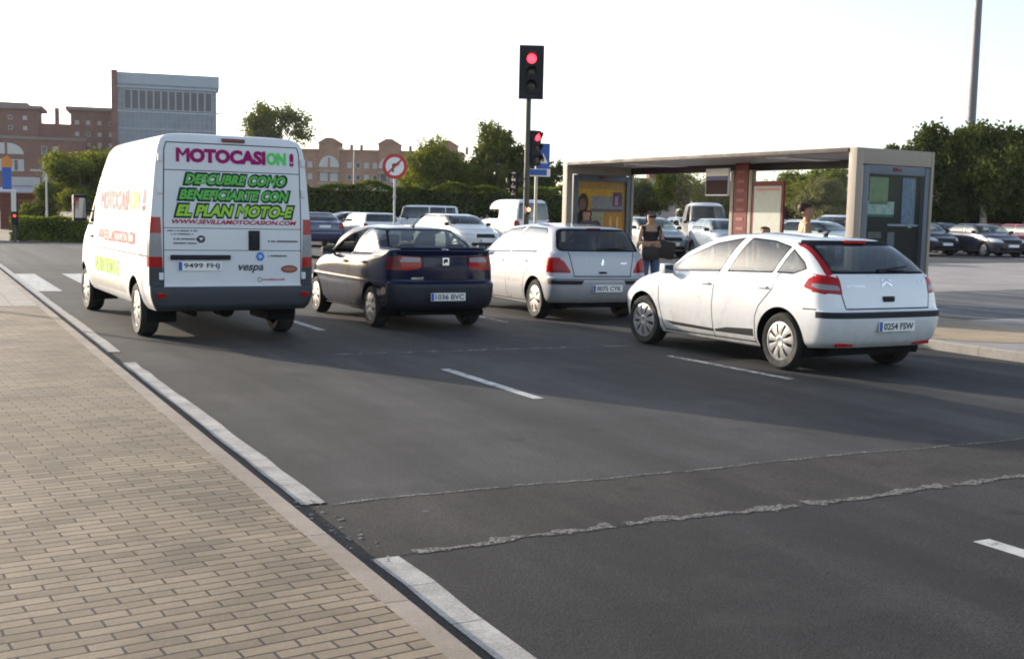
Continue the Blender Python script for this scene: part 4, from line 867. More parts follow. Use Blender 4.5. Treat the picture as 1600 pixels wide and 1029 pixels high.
# left pavement, kerb and gutter
sheet('pavement', [(-60, -30), (1.545, -30), (1.545, 34), (-60, 34)], .1303, PAV)
b = MB(); b.prism([(1.545, -.05), (1.66, -.05), (1.66, .112), (1.645, .130), (1.545, .131)], 1, -30, 34); b.m[3] = 1; tag(b.build('kerb', [KERB, concrete('shaded_kerb_face', (.10, .095, .09), (.19, .175, .16), 3, joints=(50, 1.0, 0, .006))]), kind='structure')  # road-side face given a darker colour to deepen its shade
sheet('dropped_kerb_slab', [(.2, 18.2), (1.54, 18.2), (1.54, 29), (.2, 29)], .134, concrete('slab_concrete', (.25, .235, .21), (.35, .33, .30), 2, joints=(.4, .4, 0, .006)))
def gutter(y0, y1):
    b = MB(); n = max(2, int((y1 - y0) / .4)); vs = []; fs = []; q = random.Random(int(y0 * 10))
    for i in range(n + 1):
        y = y0 + (y1 - y0) * i / n; e = .012 * q.uniform(-1, 1); vs += [(1.835 + e * .7, y, .007), (1.975 + e, y + (e if 0 < i < n else .10 * (1 if i == 0 else 1) * (i == 0) * 0), .007), (1.99 + e, y, -.01)]
    for i in range(n): fs += [(3 * i, 3 * i + 1, 3 * i + 4, 3 * i + 3), (3 * i + 1, 3 * i + 2, 3 * i + 5, 3 * i + 4)]
    b.add(vs, fs); tag(b.build('gutter', GUTTER, fix=False), kind='structure')
for y0, y1 in ((-30, 4.93), (6.02, 12.35), (13.3, 34)): gutter(y0, y1)
# rubble left where the trench cut the gutter
tr = []
for k in range(120):
    b = MB(); s_ = rg.uniform(.004, .013); bm = bmesh.new(); bmesh.ops.create_icosphere(bm, subdivisions=1, radius=s_)
    for v in bm.verts: v.co = Vector((v.co.x * rg.uniform(.8, 1.4), v.co.y * rg.uniform(.8, 1.4), v.co.z * rg.uniform(.4, .8)))
    bm.verts.index_update(); x, y = 1.68 + .28 * rg.random() ** 2.2, rg.uniform(4.85, 6.1); tr.append(([v.co + Vector((x, y, .006)) for v in bm.verts], [[v.index for v in f.verts] for f in bm.faces])); bm.free()
b = MB()
for v, f in tr: b.add(v, f)
tag(b.build('rubble', concrete('rubble', (.10, .09, .08), (.42, .40, .37), 9)), 'loose rubble and grit in the broken gutter by the brick pavement', 'rubble', kind='stuff')
# right side: kerb, sandy footway, lane, plaza
b = MB(); b.prism([(11.70, -.05), (11.70, .105), (11.715, .125), (11.86, .126), (11.86, -.05)], 1, -30, 29.5); tag(b.build('kerb', concrete('grey_kerb', (.26, .25, .23), (.36, .35, .33), 2.5, joints=(50, 1.0, 0, .006))), kind='structure')
SL = lambda x: .12 + .18 * min(1, max(0, (x - 11.86) / 26))
def ramp(name, x0, x1, y0, y1, dz, mat):
    n = 6; xs = [x0 + (x1 - x0) * i / n for i in range(n + 1)]; b = MB(); vs = []
    for x in xs: vs += [(x, y0, SL(x) + dz), (x, y1, SL(x) + dz)]
    b.add(vs, [(2 * i, 2 * i + 2, 2 * i + 3, 2 * i + 1) for i in range(n)]); tag(b.build(name, mat, fix=False), kind='structure')
PLAZA = concrete('plaza_paving', (.26, .24, .23), (.34, .315, .30), .8, joints=(1.2, 1.2, .5, .012))
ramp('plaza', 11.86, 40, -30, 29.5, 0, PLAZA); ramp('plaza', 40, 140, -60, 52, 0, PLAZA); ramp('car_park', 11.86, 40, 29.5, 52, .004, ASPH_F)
ramp('access_lane', 14.6, 60, 12.75, 18.0, .004, asphalt('grey_lane', (.09, .093, .10), (.13, .134, .14), grain=.25))
SAND = concrete('sandy_footway', (.32, .245, .16), (.42, .33, .22), 1.5)
arc = [(13.25 + 1.3 * math.cos(a), 10.9 - .95 * math.sin(a)) for a in [math.pi * k / 14 for k in range(15)]]
sheet('footway', [(x, y, SL(x) + .005) for x, y in [(11.9, 24), (14.55, 24)] + arc + [(11.9, 10.6)]], 0, SAND)
# ---------------------------------------------------------------- plants
def leafmat(name, col, tr=.35):
    if name in MATS: return MATS[name]
    m = bpy.data.materials.new(name); m.use_nodes = True; nt = m.node_tree; nt.nodes.clear(); o = N(nt, 'ShaderNodeOutputMaterial')
    tc = N(nt, 'ShaderNodeTexCoord'); f = noise(nt, tc.outputs['Object'], .8, 4, .6); f2 = noise(nt, tc.outputs['Object'], 7, 3, .6)
    g = mathn(nt, 'MULTIPLY', mapr(nt, f, .3, .7, .62, 1.4), mapr(nt, f2, .3, .7, .7, 1.3))
    s = N(nt, 'ShaderNodeVectorMath', operation='SCALE'); s.inputs[0].default_value = col; nt.links.new(g, s.inputs[3])
    s2 = N(nt, 'ShaderNodeVectorMath', operation='MULTIPLY'); nt.links.new(s.outputs[0], s2.inputs[0]); s2.inputs[1].default_value = (1.5, 1.35, .5)
    d = N(nt, 'ShaderNodeBsdfDiffuse'); t = N(nt, 'ShaderNodeBsdfTranslucent'); mx = N(nt, 'ShaderNodeMixShader'); mx.inputs[0].default_value = tr
    nt.links.new(s.outputs[0], d.inputs[0]); nt.links.new(s2.outputs[0], t.inputs[0]); nt.links.new(d.outputs[0], mx.inputs[1]); nt.links.new(t.outputs[0], mx.inputs[2]); nt.links.new(mx.outputs[0], o.inputs[0]); MATS[name] = m; return m
BARK = principled('bark', (.10, .075, .055), .95, noise=.3, nscale=8)
def leaves(pts, size, rg_, flat=.5, aspect=.55):
    """one quad leaf spray per point"""
    n = len(pts); r_ = np.random.default_rng(rg_); d = r_.normal(size=(n, 3)); d[:, 2] = d[:, 2] * flat + .2; d /= np.linalg.norm(d, axis=1)[:, None]
    a = np.cross(d, r_.normal(size=(n, 3))); a /= np.linalg.norm(a, axis=1)[:, None] + 1e-9; b_ = np.cross(d, a); s = size * r_.uniform(.55, 1.35, size=(n, 1))
    P = np.asarray(pts); q = np.stack([P - a * s, P + b_ * s * aspect + d * s * .15, P + a * s, P - b_ * s * aspect + d * s * .15], 1).reshape(-1, 3)
    me = bpy.data.meshes.new('crown'); me.vertices.add(4 * n); me.vertices.foreach_set('co', q.ravel()); me.loops.add(4 * n); me.loops.foreach_set('vertex_index', np.arange(4 * n)); me.polygons.add(n); me.polygons.foreach_set('loop_start', np.arange(n) * 4); me.polygons.foreach_set('loop_total', np.full(n, 4)); me.update(calc_edges=True); return me
def clump_points(clumps, n, rg_, fill=.45, twig=.16):
    r_ = np.random.default_rng(rg_); out = []; per = 26; n = max(8, n // per); vol = np.array([c[3] * c[4] for c in clumps]) ; vol = vol / vol.sum()
    for (x, y, z, rad, hh), w_ in zip(clumps, vol):
        k = int(n * w_) + 1; d = r_.normal(size=(k, 3)); d /= np.linalg.norm(d, axis=1)[:, None]; rr = r_.uniform(0, 1, size=(k, 1)) ** fill
        rr *= 1 + .25 * np.sin(d[:, :1] * 5 + x) * np.cos(d[:, 1:2] * 4 + z); tw = np.array([x, y, z]) + d * rr * np.array([rad, rad, hh]); L = np.repeat(tw, per, 0); out.append(L + r_.normal(0, 1, L.shape) * rad * twig * r_.uniform(.5, 1.5, (len(L), 1)))
    return np.concatenate(out)
def tree(label, loc, H_, crown_r, crown_h, n, leaf, mat, seed, cat='tree', group=None, trunk_r=.16, nclump=14, name='tree', lift=0, bark=BARK, fill=.45):
    q = random.Random(seed); root = thing(name, label, cat, loc, 0, group); cl = []
    for k in range(nclump):
        a = q.uniform(0, 2 * math.pi); e = q.uniform(-.75, .95); rad = crown_r * math.sqrt(max(.12, 1 - .8 * e * e)) * q.uniform(.30, .78)
        s = crown_r * q.uniform(.22, .46); cl.append((rad * math.cos(a), rad * math.sin(a), H_ - crown_h / 2 + e * crown_h * .36, s, s * q.uniform(.55, .85) * crown_h / crown_r * .7))
    me = leaves(clump_points(cl, int(n * 2.6), seed, fill, .15 if n > 5000 else .2), leaf * .55, seed + 1); me.materials.append(mat); link('crown', me, root)
    b = MB(); zt = H_ - crown_h * .62; bx, by = q.uniform(-.2, .2), q.uniform(-.2, .2); b.tube([(0, 0, -.1), (bx * .5, by * .5, zt * .5), (bx, by, zt), (bx * 1.3, by * 1.3, H_ - crown_h * .3)], [trunk_r * 1.25, trunk_r, trunk_r * .8, trunk_r * .35], 8)
    for c in cl[::2]: b.tube([(bx, by, zt * .85), (bx * .5 + c[0] * .5, by * .5 + c[1] * .5, (zt + c[2]) * .5), (c[0], c[1], c[2])], [trunk_r * .5, trunk_r * .3, trunk_r * .12], 6)
    b.build('trunk', bark, root, smooth=True); return root
def hedge(label, p0, p1, wd, H_, n, leaf, mat, seed, z0=0, name='hedge'):
    n = int(n * 2.6); leaf = leaf * .6; r_ = np.random.default_rng(seed); p0, p1 = np.array(p0, float), np.array(p1, float); d = p1 - p0; L = np.linalg.norm(d); d /= L; nn = np.array([-d[1], d[0]])
    t = r_.uniform(0, L, n); sd = r_.integers(0, 3, n); u = r_.uniform(-1, 1, n); v = r_.uniform(0, 1, n); side = np.where(sd == 0, u, np.where(sd == 1, -1, 1.)); zz = np.where(sd == 0, 1.0, v)
    hh = H_ * (1 + .05 * np.sin(t * 1.3) + .04 * np.sin(t * 3.1 + 1)); ww = wd * (1 + .10 * np.sin(t * 2.1) + .08 * np.sin(zz * 9 + t)); j = r_.normal(0, leaf * .45, (n, 3))
    P = np.stack([p0[0] + d[0] * t + nn[0] * side * ww / 2, p0[1] + d[1] * t + nn[1] * side * ww / 2, z0 + zz * hh], 1) + j; P[:, 2] = np.maximum(P[:, 2], z0)
    root = thing(name, label, 'hedge', (0, 0, 0)); me = leaves(P, leaf, seed + 1, flat=1.0); me.materials.append(mat); link('foliage', me, root)
    b = MB(); c = (p0 + p1) / 2; b.box((c[0], c[1], z0 + H_ * .46), (L * .985, wd * .78, H_ * .90), rz=math.atan2(d[1], d[0])); b.build('branches', principled('hedge_core', (.018, .022, .010), .95), root); return root
# ---------------------------------------------------------------- people
def skin_person(name, label, loc, rz, J, E, skin_col, clothes, hair, face=True, glasses=False, group=None, hands=()):
    """J joint -> (x, y, z, radius), E bones; clothes [(name, colour, bones, offset)]; figure faces -Y"""
    root = thing(name, label, 'person', loc, rz, group)
    names = list(J); vs = [Vector(J[n][:3]) for n in names]; rad = [J[n][3] for n in names]; ed = [(names.index(a), names.index(b_)) for a, b_ in E]
    for wrist, dirv, side in hands:                                     # palm, four fingers and a thumb, lightly curled
        d = Vector(dirv).normalized(); s_ = d.cross(Vector(side)).normalized(); c = Vector(side).normalized(); iw = names.index(wrist); p0 = vs[iw]
        vs.append(p0 + d * .05); rad.append(.026); ip = len(vs) - 1; ed.append((iw, ip))
        for k, (o, ln) in enumerate(((-.030, .068), (-.011, .078), (.009, .074), (.028, .058))):
            prev = ip
            for t, cu in ((.45, .0), (.75, .012), (1.0, .032)):
                vs.append(p0 + d * (.055 + ln * t) + s_ * o + c * cu); rad.append(.0085); ed.append((prev, len(vs) - 1)); prev = len(vs) - 1
        prev = ip
        for t in (.5, 1.0):
            vs.append(p0 + d * (.035 + .035 * t) + s_ * (-.030 - .028 * t) + c * .012 * t); rad.append(.010); ed.append((prev, len(vs) - 1)); prev = len(vs) - 1
    me = bpy.data.meshes.new('rig'); me.from_pydata([tuple(v) for v in vs], ed, []); o = bpy.data.objects.new('rig', me); COL.objects.link(o)
    md = o.modifiers.new('skin', 'SKIN'); md.branch_smoothing = .6; sv = me.skin_vertices[0].data
    for i, r_ in enumerate(rad): q = r_ * ((1.22 if names[i] in ('head', 'crown', 'jaw', 'bun') else 1.12) if i < len(names) else 1.0); sv[i].radius = (q, q)
    sv[names.index('pelvis')].use_root = True
    ss = o.modifiers.new('sub', 'SUBSURF'); ss.levels = 2; ss.render_levels = 2
    dg = bpy.context.evaluated_depsgraph_get(); body = bpy.data.meshes.new_from_object(o.evaluated_get(dg)); bpy.data.objects.remove(o)
    body.name = 'body'; body.materials.clear(); body.materials.append(principled('skin_%02d_%02d' % (skin_col[0] * 99, skin_col[1] * 99), skin_col, .55, noise=.08)); body.polygons.foreach_set('use_smooth', [True] * len(body.polygons))
    if face and 'head' in J:
        hz = J['head']; bm = bmesh.new(); bm.from_mesh(body)
        f = Vector(J.get('facing', (0, -1, 0, 0))[:3]) if False else Vector(clothes and FACE.get(name, (0, -1, 0)) or (0, -1, 0))
        c = Vector(hz[:3]); sdv = f.cross(Vector((0, 0, 1)))
        for v in bm.verts:                                               # brow, nose, mouth and chin pushed out of the head
            d = v.co - c
            if d.length < .17:
                fr = d.dot(f); lt = abs(d.dot(sdv)); zz = d.z
                if fr > .02:
                    v.co += f * (.022 * math.exp(-(lt / .016) ** 2 - ((zz + .022) / .026) ** 2) + .008 * math.exp(-(lt / .03) ** 2 - ((zz + .066) / .014) ** 2) - .010 * math.exp(-((lt - .033) / .016) ** 2 - ((zz - .004) / .014) ** 2) + .010 * math.exp(-(lt / .03) ** 2 - ((zz + .10) / .02) ** 2))
        bm.to_mesh(body); bm.free()
    rr_ = rad; segs = [(vs[a], vs[b_], rr_[a], rr_[b_], (names[a], names[b_]) if a < len(names) and b_ < len(names) else ('hand', 'hand')) for a, b_ in ed]
    near_ = []
    for v in body.vertices:
        best = None
        for a, b_, ra, rb, nm in segs:
            d = b_ - a; t = max(0, min(1, (v.co - a).dot(d) / max(1e-9, d.length_squared))); q = (v.co - a - d * t).length - (ra * (1 - t) + rb * t)
            if best is None or q < best[0]: best = (q, nm, t)
        near_.append(best)
    for v, nr in zip(body.vertices, near_):
        if nr[1] in TORSO or nr[1] == ('upper_chest', 'neck') or nr[1][0] == 'upper_chest': v.co.x *= 1.32 if nr[1] in TORSO else 1.12
    bo = link('body', body, root)
    def shell(nm, col, test, off, rough=.85, kind='cloth'):
        fs = [p for p in body.polygons if all(test(body.vertices[i].co, near_[i]) for i in p.vertices)]
        if not fs: return
        vid = {}; v2 = []; f2 = []
        for p in fs:
            ids = []
            for i in p.vertices:
                if i not in vid: vid[i] = len(v2); v = body.vertices[i]; v2.append(tuple(v.co + v.normal * off))
                ids.append(vid[i])
            f2.append(ids)
        m_ = bpy.data.meshes.new(nm); m_.from_pydata(v2, [], f2); m_.materials.append(principled('%s_%02d%02d%02d' % (nm, col[0] * 99, col[1] * 99, col[2] * 99), col, rough, noise=.25, nscale=25)); m_.polygons.foreach_set('use_smooth', [True] * len(f2)); link(nm, m_, root)
    for nm, col, test, off in clothes: shell(nm, col, test, off)
    if hair: shell('hair', hair[0], hair[1], hair[2], .6)
    c = Vector(J['head'][:3]); f = Vector(FACE.get(name, (0, -1, 0))); sdv = f.cross(Vector((0, 0, 1))).normalized()
    b = MB()
    if glasses:
        for s_ in (-1, 1): b.box(c + f * .104 + sdv * s_ * .033 + Vector((0, 0, .006)), (.062, .016, .044), bev=.006, mat=Matrix.Rotation(math.atan2(f.y, f.x) + math.pi / 2, 4, 'Z')); b.tube([c + f * .10 + sdv * s_ * .06 + Vector((0, 0, .012)), c + sdv * s_ * .085 + Vector((0, 0, .012))], .004, 6)
        b.build('sunglasses', BLACKP, root)
    else:
        for s_ in (-1, 1):
            bm = bmesh.new(); bmesh.ops.create_uvsphere(bm, u_segments=8, v_segments=6, radius=.011); bm.verts.index_update(); b.add([v.co + c + f * .094 + sdv * s_ * .034 + Vector((0, 0, .004)) for v in bm.verts], [[v.index for v in q.verts] for q in bm.faces]); bm.free()
        b.build('eyes', INK, root, smooth=True)
    return root
TORSO = {('pelvis', 'waist'), ('waist', 'chest'), ('chest', 'upper_chest')}
FACE = {}
def standing(hh, arms='down', lean=0.0, w_=1.0):
    k = hh / 1.70
    J = {'pelvis': (0, 0, .92, .115 * w_), 'waist': (0, -.01 + lean * .3, 1.06, .098 * w_), 'chest': (0, -.005 + lean * .7, 1.25, .118 * w_), 'upper_chest': (0, .005 + lean, 1.36, .105 * w_), 'neck': (0, .0 + lean * 1.2, 1.455, .048), 'jaw': (0, -.025 + lean * 1.35, 1.52, .066), 'head': (0, -.012 + lean * 1.4, 1.585, .086), 'crown': (0, -.002 + lean * 1.4, 1.645, .068)}
    E = [('pelvis', 'waist'), ('waist', 'chest'), ('chest', 'upper_chest'), ('upper_chest', 'neck'), ('neck', 'jaw'), ('jaw', 'head'), ('head', 'crown')]
    for s_, n in ((1, 'l'), (-1, 'r')):
        J.update({n + 'shoulder': (s_ * .165 * w_, .01 + lean, 1.385, .056), n + 'hip': (s_ * .095, 0, .86, .095 * w_), n + 'knee': (s_ * .105, -.01, .48, .060), n + 'ankle': (s_ * .105, .02, .09, .040), n + 'toe': (s_ * .12, -.14, .035, .032)})
        E += [('upper_chest', n + 'shoulder'), ('pelvis', n + 'hip'), (n + 'hip', n + 'knee'), (n + 'knee', n + 'ankle'), (n + 'ankle', n + 'toe')]
        if arms == 'down': J.update({n + 'elbow': (s_ * .225, .03 + lean * .7, 1.11, .042), n + 'wrist': (s_ * .235, -.04 + lean * .4, .87, .028)})
        elif arms == 'crossed': J.update({n + 'elbow': (s_ * .235, -.05, 1.10, .042), n + 'wrist': (-s_ * .03, -.19 - .04 * (s_ > 0), 1.06 + .03 * s_, .029)})
        elif arms == 'drive': J.update({n + 'elbow': (s_ * .24, -.18, 1.12, .042), n + 'wrist': (s_ * .17, -.40, 1.20, .029)})
        E += [(n + 'shoulder', n + 'elbow'), (n + 'elbow', n + 'wrist')]
    J = {a: tuple(c * k for c in v) for a, v in J.items()}
    return J, E
# ---------------------------------------------------------------- buildings
def brickmat(name, c0, c1):
    m, nt, b, P = base(name); col = mixc(nt, mapr(nt, noise(nt, P, .35, 6, .7), .35, .65, 0, 1), c0, c1)
    wv = N(nt, 'ShaderNodeTexWave'); wv.wave_type = 'BANDS'; wv.bands_direction = 'Z'; wv.inputs['Scale'].default_value = 1.05; nt.links.new(P, wv.inputs['Vector'])
    s = N(nt, 'ShaderNodeVectorMath', operation='SCALE'); nt.links.new(col, s.inputs[0]); nt.links.new(mapr(nt, wv.outputs['Fac'], 0, 1, .9, 1.06), s.inputs[3]); nt.links.new(s.outputs[0], b.inputs['Base Color']); b.inputs['Roughness'].default_value = .9; return m
BR1 = brickmat('red_brick', (.125, .044, .034), (.18, .070, .052)); BR2 = brickmat('warm_brick', (.27, .145, .095), (.36, .215, .14)); ROOFM = principled('roof_edge', (.16, .13, .12), .8, noise=.15, nscale=.5)
BLIND = principled('window_blind', (.40, .41, .42), .6, noise=.1, nscale=.6); WGL = principled('window_glass', (.05, .062, .075), .25, spec=.3, noise=.3, nscale=.4); FRAMEW = principled('white_frame', (.46, .46, .46), .6)
VIEW_RZ = -HEAD
def bld(name, label, loc, rz=VIEW_RZ, cat='building', group=None): return thing(name, label, cat, loc, rz, group)
def window_maker(wd, ht, pane):
    f = MB(); t = .12
    for c, d in (((0, -.06, ht / 2 - t / 2), (wd, .16, t)), ((0, -.06, -ht / 2 + t / 2), (wd + .2, .22, t)), ((-wd / 2 + t / 2, -.06, 0), (t, .16, ht - 2 * t)), ((wd / 2 - t / 2, -.06, 0), (t, .16, ht - 2 * t))): f.box(c, d)
    return f, pane
def windows(root, spots, wd, ht, mats, q):
    """individual windows: frame mesh shared, pane as a child"""
    f, _ = window_maker(wd, ht, None); p0 = None; panes = []
    for mt in mats:
        b = MB(); b.box((0, .0, 0), (wd - .22, .06, ht - .22)); panes.append((b, mt))
    fo = f.build('window', FRAMEW, root); po = [b.build('pane', mt, fo) for b, mt in panes]
    meshes = [p.data for p in po]
    for p in po[1:]: bpy.data.objects.remove(p)
    for i, (x, y, z) in enumerate(spots):
        if i == 0: o, p = fo, po[0]
        else:
            o = fo.copy(); COL.objects.link(o); o.parent = root; p = po[0].copy(); COL.objects.link(p); p.parent = o
        o.location = (x, y, z); p.data = meshes[q.randrange(len(meshes))]
q = random.Random(21)
# left brick apartment complex: low arched front, two towers with oversailing roofs
root = bld('apartment_building', 'dark red brick apartment complex left of the glass tower', (33, 366, 0), R(-10))
b = MB()
for x0, x1, y0, y1, z1 in ((-26, -1.5, 4, 18, 29.4), (-1.5, 7.5, 6, 18, 25.8), (7.5, 22.5, 5, 19, 29.8), (-26, 12, 0, 4, 20.6)): b.box(((x0 + x1) / 2, (y0 + y1) / 2, z1 / 2), (x1 - x0, y1 - y0, z1))
b.box((3.6, 7, 28), (1.2, 1.2, 5)); b.build('wall', BR1, root)
b = MB(); b.box((-13.5, 10.8, 30.0), (27, 17, 1.1), bev=.3); b.box((14.8, 11.6, 30.4), (17.2, 17, 1.1), bev=.3); b.box((-7, 1.8, 21.0), (38.6, 5, .8)); b.box((-9, 11, 31), (9, 8, 1.2)); b.build('roof', ROOFM, root)
windows(root, [(x, 4.93, z) for z in (11, 14, 17, 20, 23, 26.4) for x in (9.3, 12.4, 15.6, 18.8)], 1.1, 1.2, (BLIND, BLIND, WGL), q)
windows(root, [(x, 3.93, z) for z in (24, 27) for x in (-22, -18, -13, -9, -5)], 1.1, 1.2, (BLIND, WGL), q)
windows(root, [(x, -.07, z) for z, xs in ((17.6, (-23, -3.5 + 4, 3.6)), (13.4, (-23, -17, .6, 3.6, 7)), (9.6, (-23, -19, .6, 3.6, 7))) for x in xs], 1.5, 2.3, (BLIND, BLIND, WGL), q)
for x in (-12.5, -7.2):                                                   # quarter-round arched lights
    s_ = 1 if x < -10 else -1; b = MB(); pl = [(x + s_ * 2.3, 16.2)] + [(x + s_ * 2.3 - s_ * 4.4 * math.cos(t), 16.2 + 3.2 * math.sin(t)) for t in [math.pi / 2 * k / 8 for k in range(9)]]
    b.prism(pl, 1, -.10, .05); o = b.build('window', FRAMEW, root); b = MB(); b.box((x, -.12, 13.0), (4.2, .1, 3.4)); o2 = b.build('window', BLIND, root); b = MB(); b.box((x, -.2, 13.0), (.9, .08, 3.0)); b.build('pane', WGL, o2)
# glass office tower
def curtain():
    m, nt, b_, P = base('curtain_glass'); br = N(nt, 'ShaderNodeTexBrick'); br.offset = 0; mp = N(nt, 'ShaderNodeMapping'); mp.inputs['Rotation'].default_value = (R(90), 0, 0); nt.links.new(P, mp.inputs[0]); nt.links.new(mp.outputs[0], br.inputs['Vector'])
    for k, v in (('Scale', 1), ('Brick Width', 1.3), ('Row Height', 1.9), ('Mortar Size', .05), ('Bias', 0)): br.inputs[k].default_value = v
    br.inputs['Color1'].default_value = (.055, .095, .155, 1); br.inputs['Color2'].default_value = (.08, .13, .195, 1); br.inputs['Mortar'].default_value = (.17, .21, .26, 1)
    nt.links.new(br.outputs['Color'], b_.inputs['Base Color']); b_.inputs['Roughness'].default_value = .25; b_.inputs['Coat Weight'].default_value = .3; return m
CUR = curtain(); PALE = principled('pale_cladding', (.27, .33, .39), .5, noise=.1, nscale=.4)
root = bld('office_tower', 'tall blue-grey glass office tower with a brick fin on its left edge', (65.5, 348.8, 0), R(-12))
b = MB(); b.box((0, 8, 18.5), (27.6, 16, 37)); b.build('wall', CUR, root)
b = MB(); b.box((.4, 8, 38.6), (28.4, 16.4, 3.2)); b.build('parapet', PALE, root)
b = MB(); b.box((-14.6, 7, 20.3), (1.5, 17, 40.6)); b.build('fin', BR1, root)
windows(root, [(-11 + 2.05 * k, -.02, 32.6) for k in range(12)], 1.95, 5.6, (principled('window_glass_blue', (.035, .05, .075), .3, spec=.3),), q)
for z, hh, mt in ((29.2, .5, PALE), (36.2, .5, PALE), (24.2, .35, PALE), (19, .35, PALE)):
    b = MB(); b.box((0, -.12, z), (27.7, .3, hh)); b.build('ledge', mt, root)
b = MB(); b.tube([(13.6, -.2, 29.4), (15.2, -.6, 29.6), (15.6, -.6, 30.8)], .18, 6); b.build('bracket', ROOFM, root)
# right apartment row
root = bld('apartment_building', 'long brown brick apartment block with small roof turrets behind the hedge', (104.8, 283.4, 0))
b = MB(); b.box((0, 7, 8.5), (46, 14, 17)); tx = (-11.2, 4.2, 19.0)
for x in tx: b.box((x, 2, 9.6), (5.4, 5.2, 19.2))
b.build('wall', BR2, root)
b = MB(); b.box((0, 7, 17.3), (46.6, 14.8, .6))
for x in tx:
    b.prism([(x - 3.1, 19.1), (x + 3.1, 19.1), (x + .8, 20.5), (x - .8, 20.5)], 1, -.9, 5); b.box((x + 5, 5, 18.2), (.7, .7, 1.9)); b.box((x + 7.6, 5, 18.2), (.7, .7, 1.9))
b.build('roof', principled('terracotta', (.27, .15, .10), .85, noise=.15, nscale=.6), root)
sp = [(x, -.07, z) for z in (4.5, 7.5, 10.5, 13.6) for x in (-21, -18.5, -16.2, -6, -3.8, -1.6, 0.6, 8.6, 10.6, 12.6, 14.6, 22.2)]
windows(root, sp, 1.15, 1.45, (BLIND, BLIND, WGL), q); windows(root, [(x + d, -.67, z) for x in tx for d in (-1.3, 1.3) for z in (4.5, 7.5, 10.5)], 1.9, 2.2, (BLIND, WGL, BLIND), q)
for x in tx:
    b = MB(); b.prism([(x - 2.6, 13)] + [(x - 2.6 * math.cos(t), 13 + 2.9 * math.sin(t)) for t in [math.pi * k / 10 for k in range(1, 10)]] + [(x + 2.6, 13)], 1, -.72, -.5); o = b.build('window', FRAMEW, root); b = MB(); b.box((x, -.8, 14.2), (.5, .1, 2.4)); b.build('pane', BR2, o)
for x in tx:
    for z in (6, 9, 12): b = MB(); b.box((x, -1.0, z - .1), (5.6, 1.0, .22)); b.build('balcony', principled('concrete_balcony', (.42, .38, .33), .85), root)
for lab, x, y, wd, hh, c in (('distant flat-roofed block with a dark red upper storey, seen through the shelter', 226, 333, 15, 15.5, (.30, .26, .25)), ('distant low grey block behind the hanging sign of the shelter', 243, 326, 9, 14.0, (.26, .23, .22)), ('distant pale block above the trees, right of the timetable in the shelter', 290, 323, 13, 16.2, (.36, .35, .34)), ('long low distant grey terrace seen through the left bay of the shelter', 214, 340, 18, 10.5, (.32, .31, .30))):
    root = bld('distant_building', lab, (x, y, 0)); b = MB(); b.box((0, 5, hh / 2), (wd, 10, hh)); b.build('wall', principled('render_%d' % x, c, .9, noise=.12, nscale=.3), root)
    if x == 226: b = MB(); b.box((2.5, 5, hh + 1.2), (9, 9, 2.4)); b.build('upper_storey', BR1, root)
    else: b = MB(); b.box((1, 5, hh + .5), (wd * .4, 6, 1.0)); b.build('roof', ROOFM, root)
    windows(root, [(-wd / 2 + 1.6 + k * 2.6, -.05, hh - 2.1 - r_ * 3) for r_ in range(2) for k in range(int((wd - 1.5) / 2.6))], 1.3, 1.3, (BLIND, WGL), q)
# ---------------------------------------------------------------- trees and hedges
G1 = leafmat('leaf_olive', (.10, .122, .036)); G2 = leafmat('leaf_dark', (.060, .080, .024), .25); G3 = leafmat('leaf_fresh', (.120, .148, .040), .42); G4 = leafmat('leaf_grey_green', (.14, .155, .088), .35); G5 = leafmat('leaf_yellow', (.24, .22, .06), .4)
hedge('long tall clipped dark hedge across the car park, below the brown apartment block', (15.5, 59.8), (31, 51.6), 1.8, 2.75, 9000, .16, leafmat('leaf_hedge', (.085, .115, .032), .35), 5, .2)
hedge('low bright green hedge across the junction, left of the white van', (3.9, 56.6), (10.5, 53.4), 1.2, 1.0, 5200, .10, leafmat('leaf_hedge_bright', (.13, .17, .035), .35), 6, 0)
tree('rounded yellow-green tree behind the low hedge, left of the white van', (8.8, 73.5, 0), 4.9, 2.7, 4.2, 9000, .17, G3, 31, nclump=16)
tree('dark bushy tree at the left end of the low hedge', (6.2, 72.0, 0), 3.3, 1.4, 3.2, 4000, .15, G1, 32, nclump=10)
tree('shaded bushy tree partly hidden behind the white van', (11.4, 73, 0), 4.4, 2.3, 4.2, 6000, .17, G1, 33)
tree('tall airy tree standing above the roof of the white van', (41.2, 147.5, 0), 15.4, 4.6, 6.6, 3400, .34, G1, 34, trunk_r=.35, nclump=26, fill=.8)
tree('broad bushy tree behind the round no-turn sign', (32.6, 74.6, .2), 6.3, 3.1, 5.8, 13000, .19, G3, 35, nclump=20)
tree('tall loose tree left of the traffic signal', (35.0, 70.2, .2), 7.4, 2.1, 6.4, 10000, .18, G1, 36, nclump=20, fill=.7)
tree('dark tree behind the traffic signal and the blue sign', (37.3, 69.4, .2), 6.2, 2.5, 5.4, 10000, .18, G2, 37)
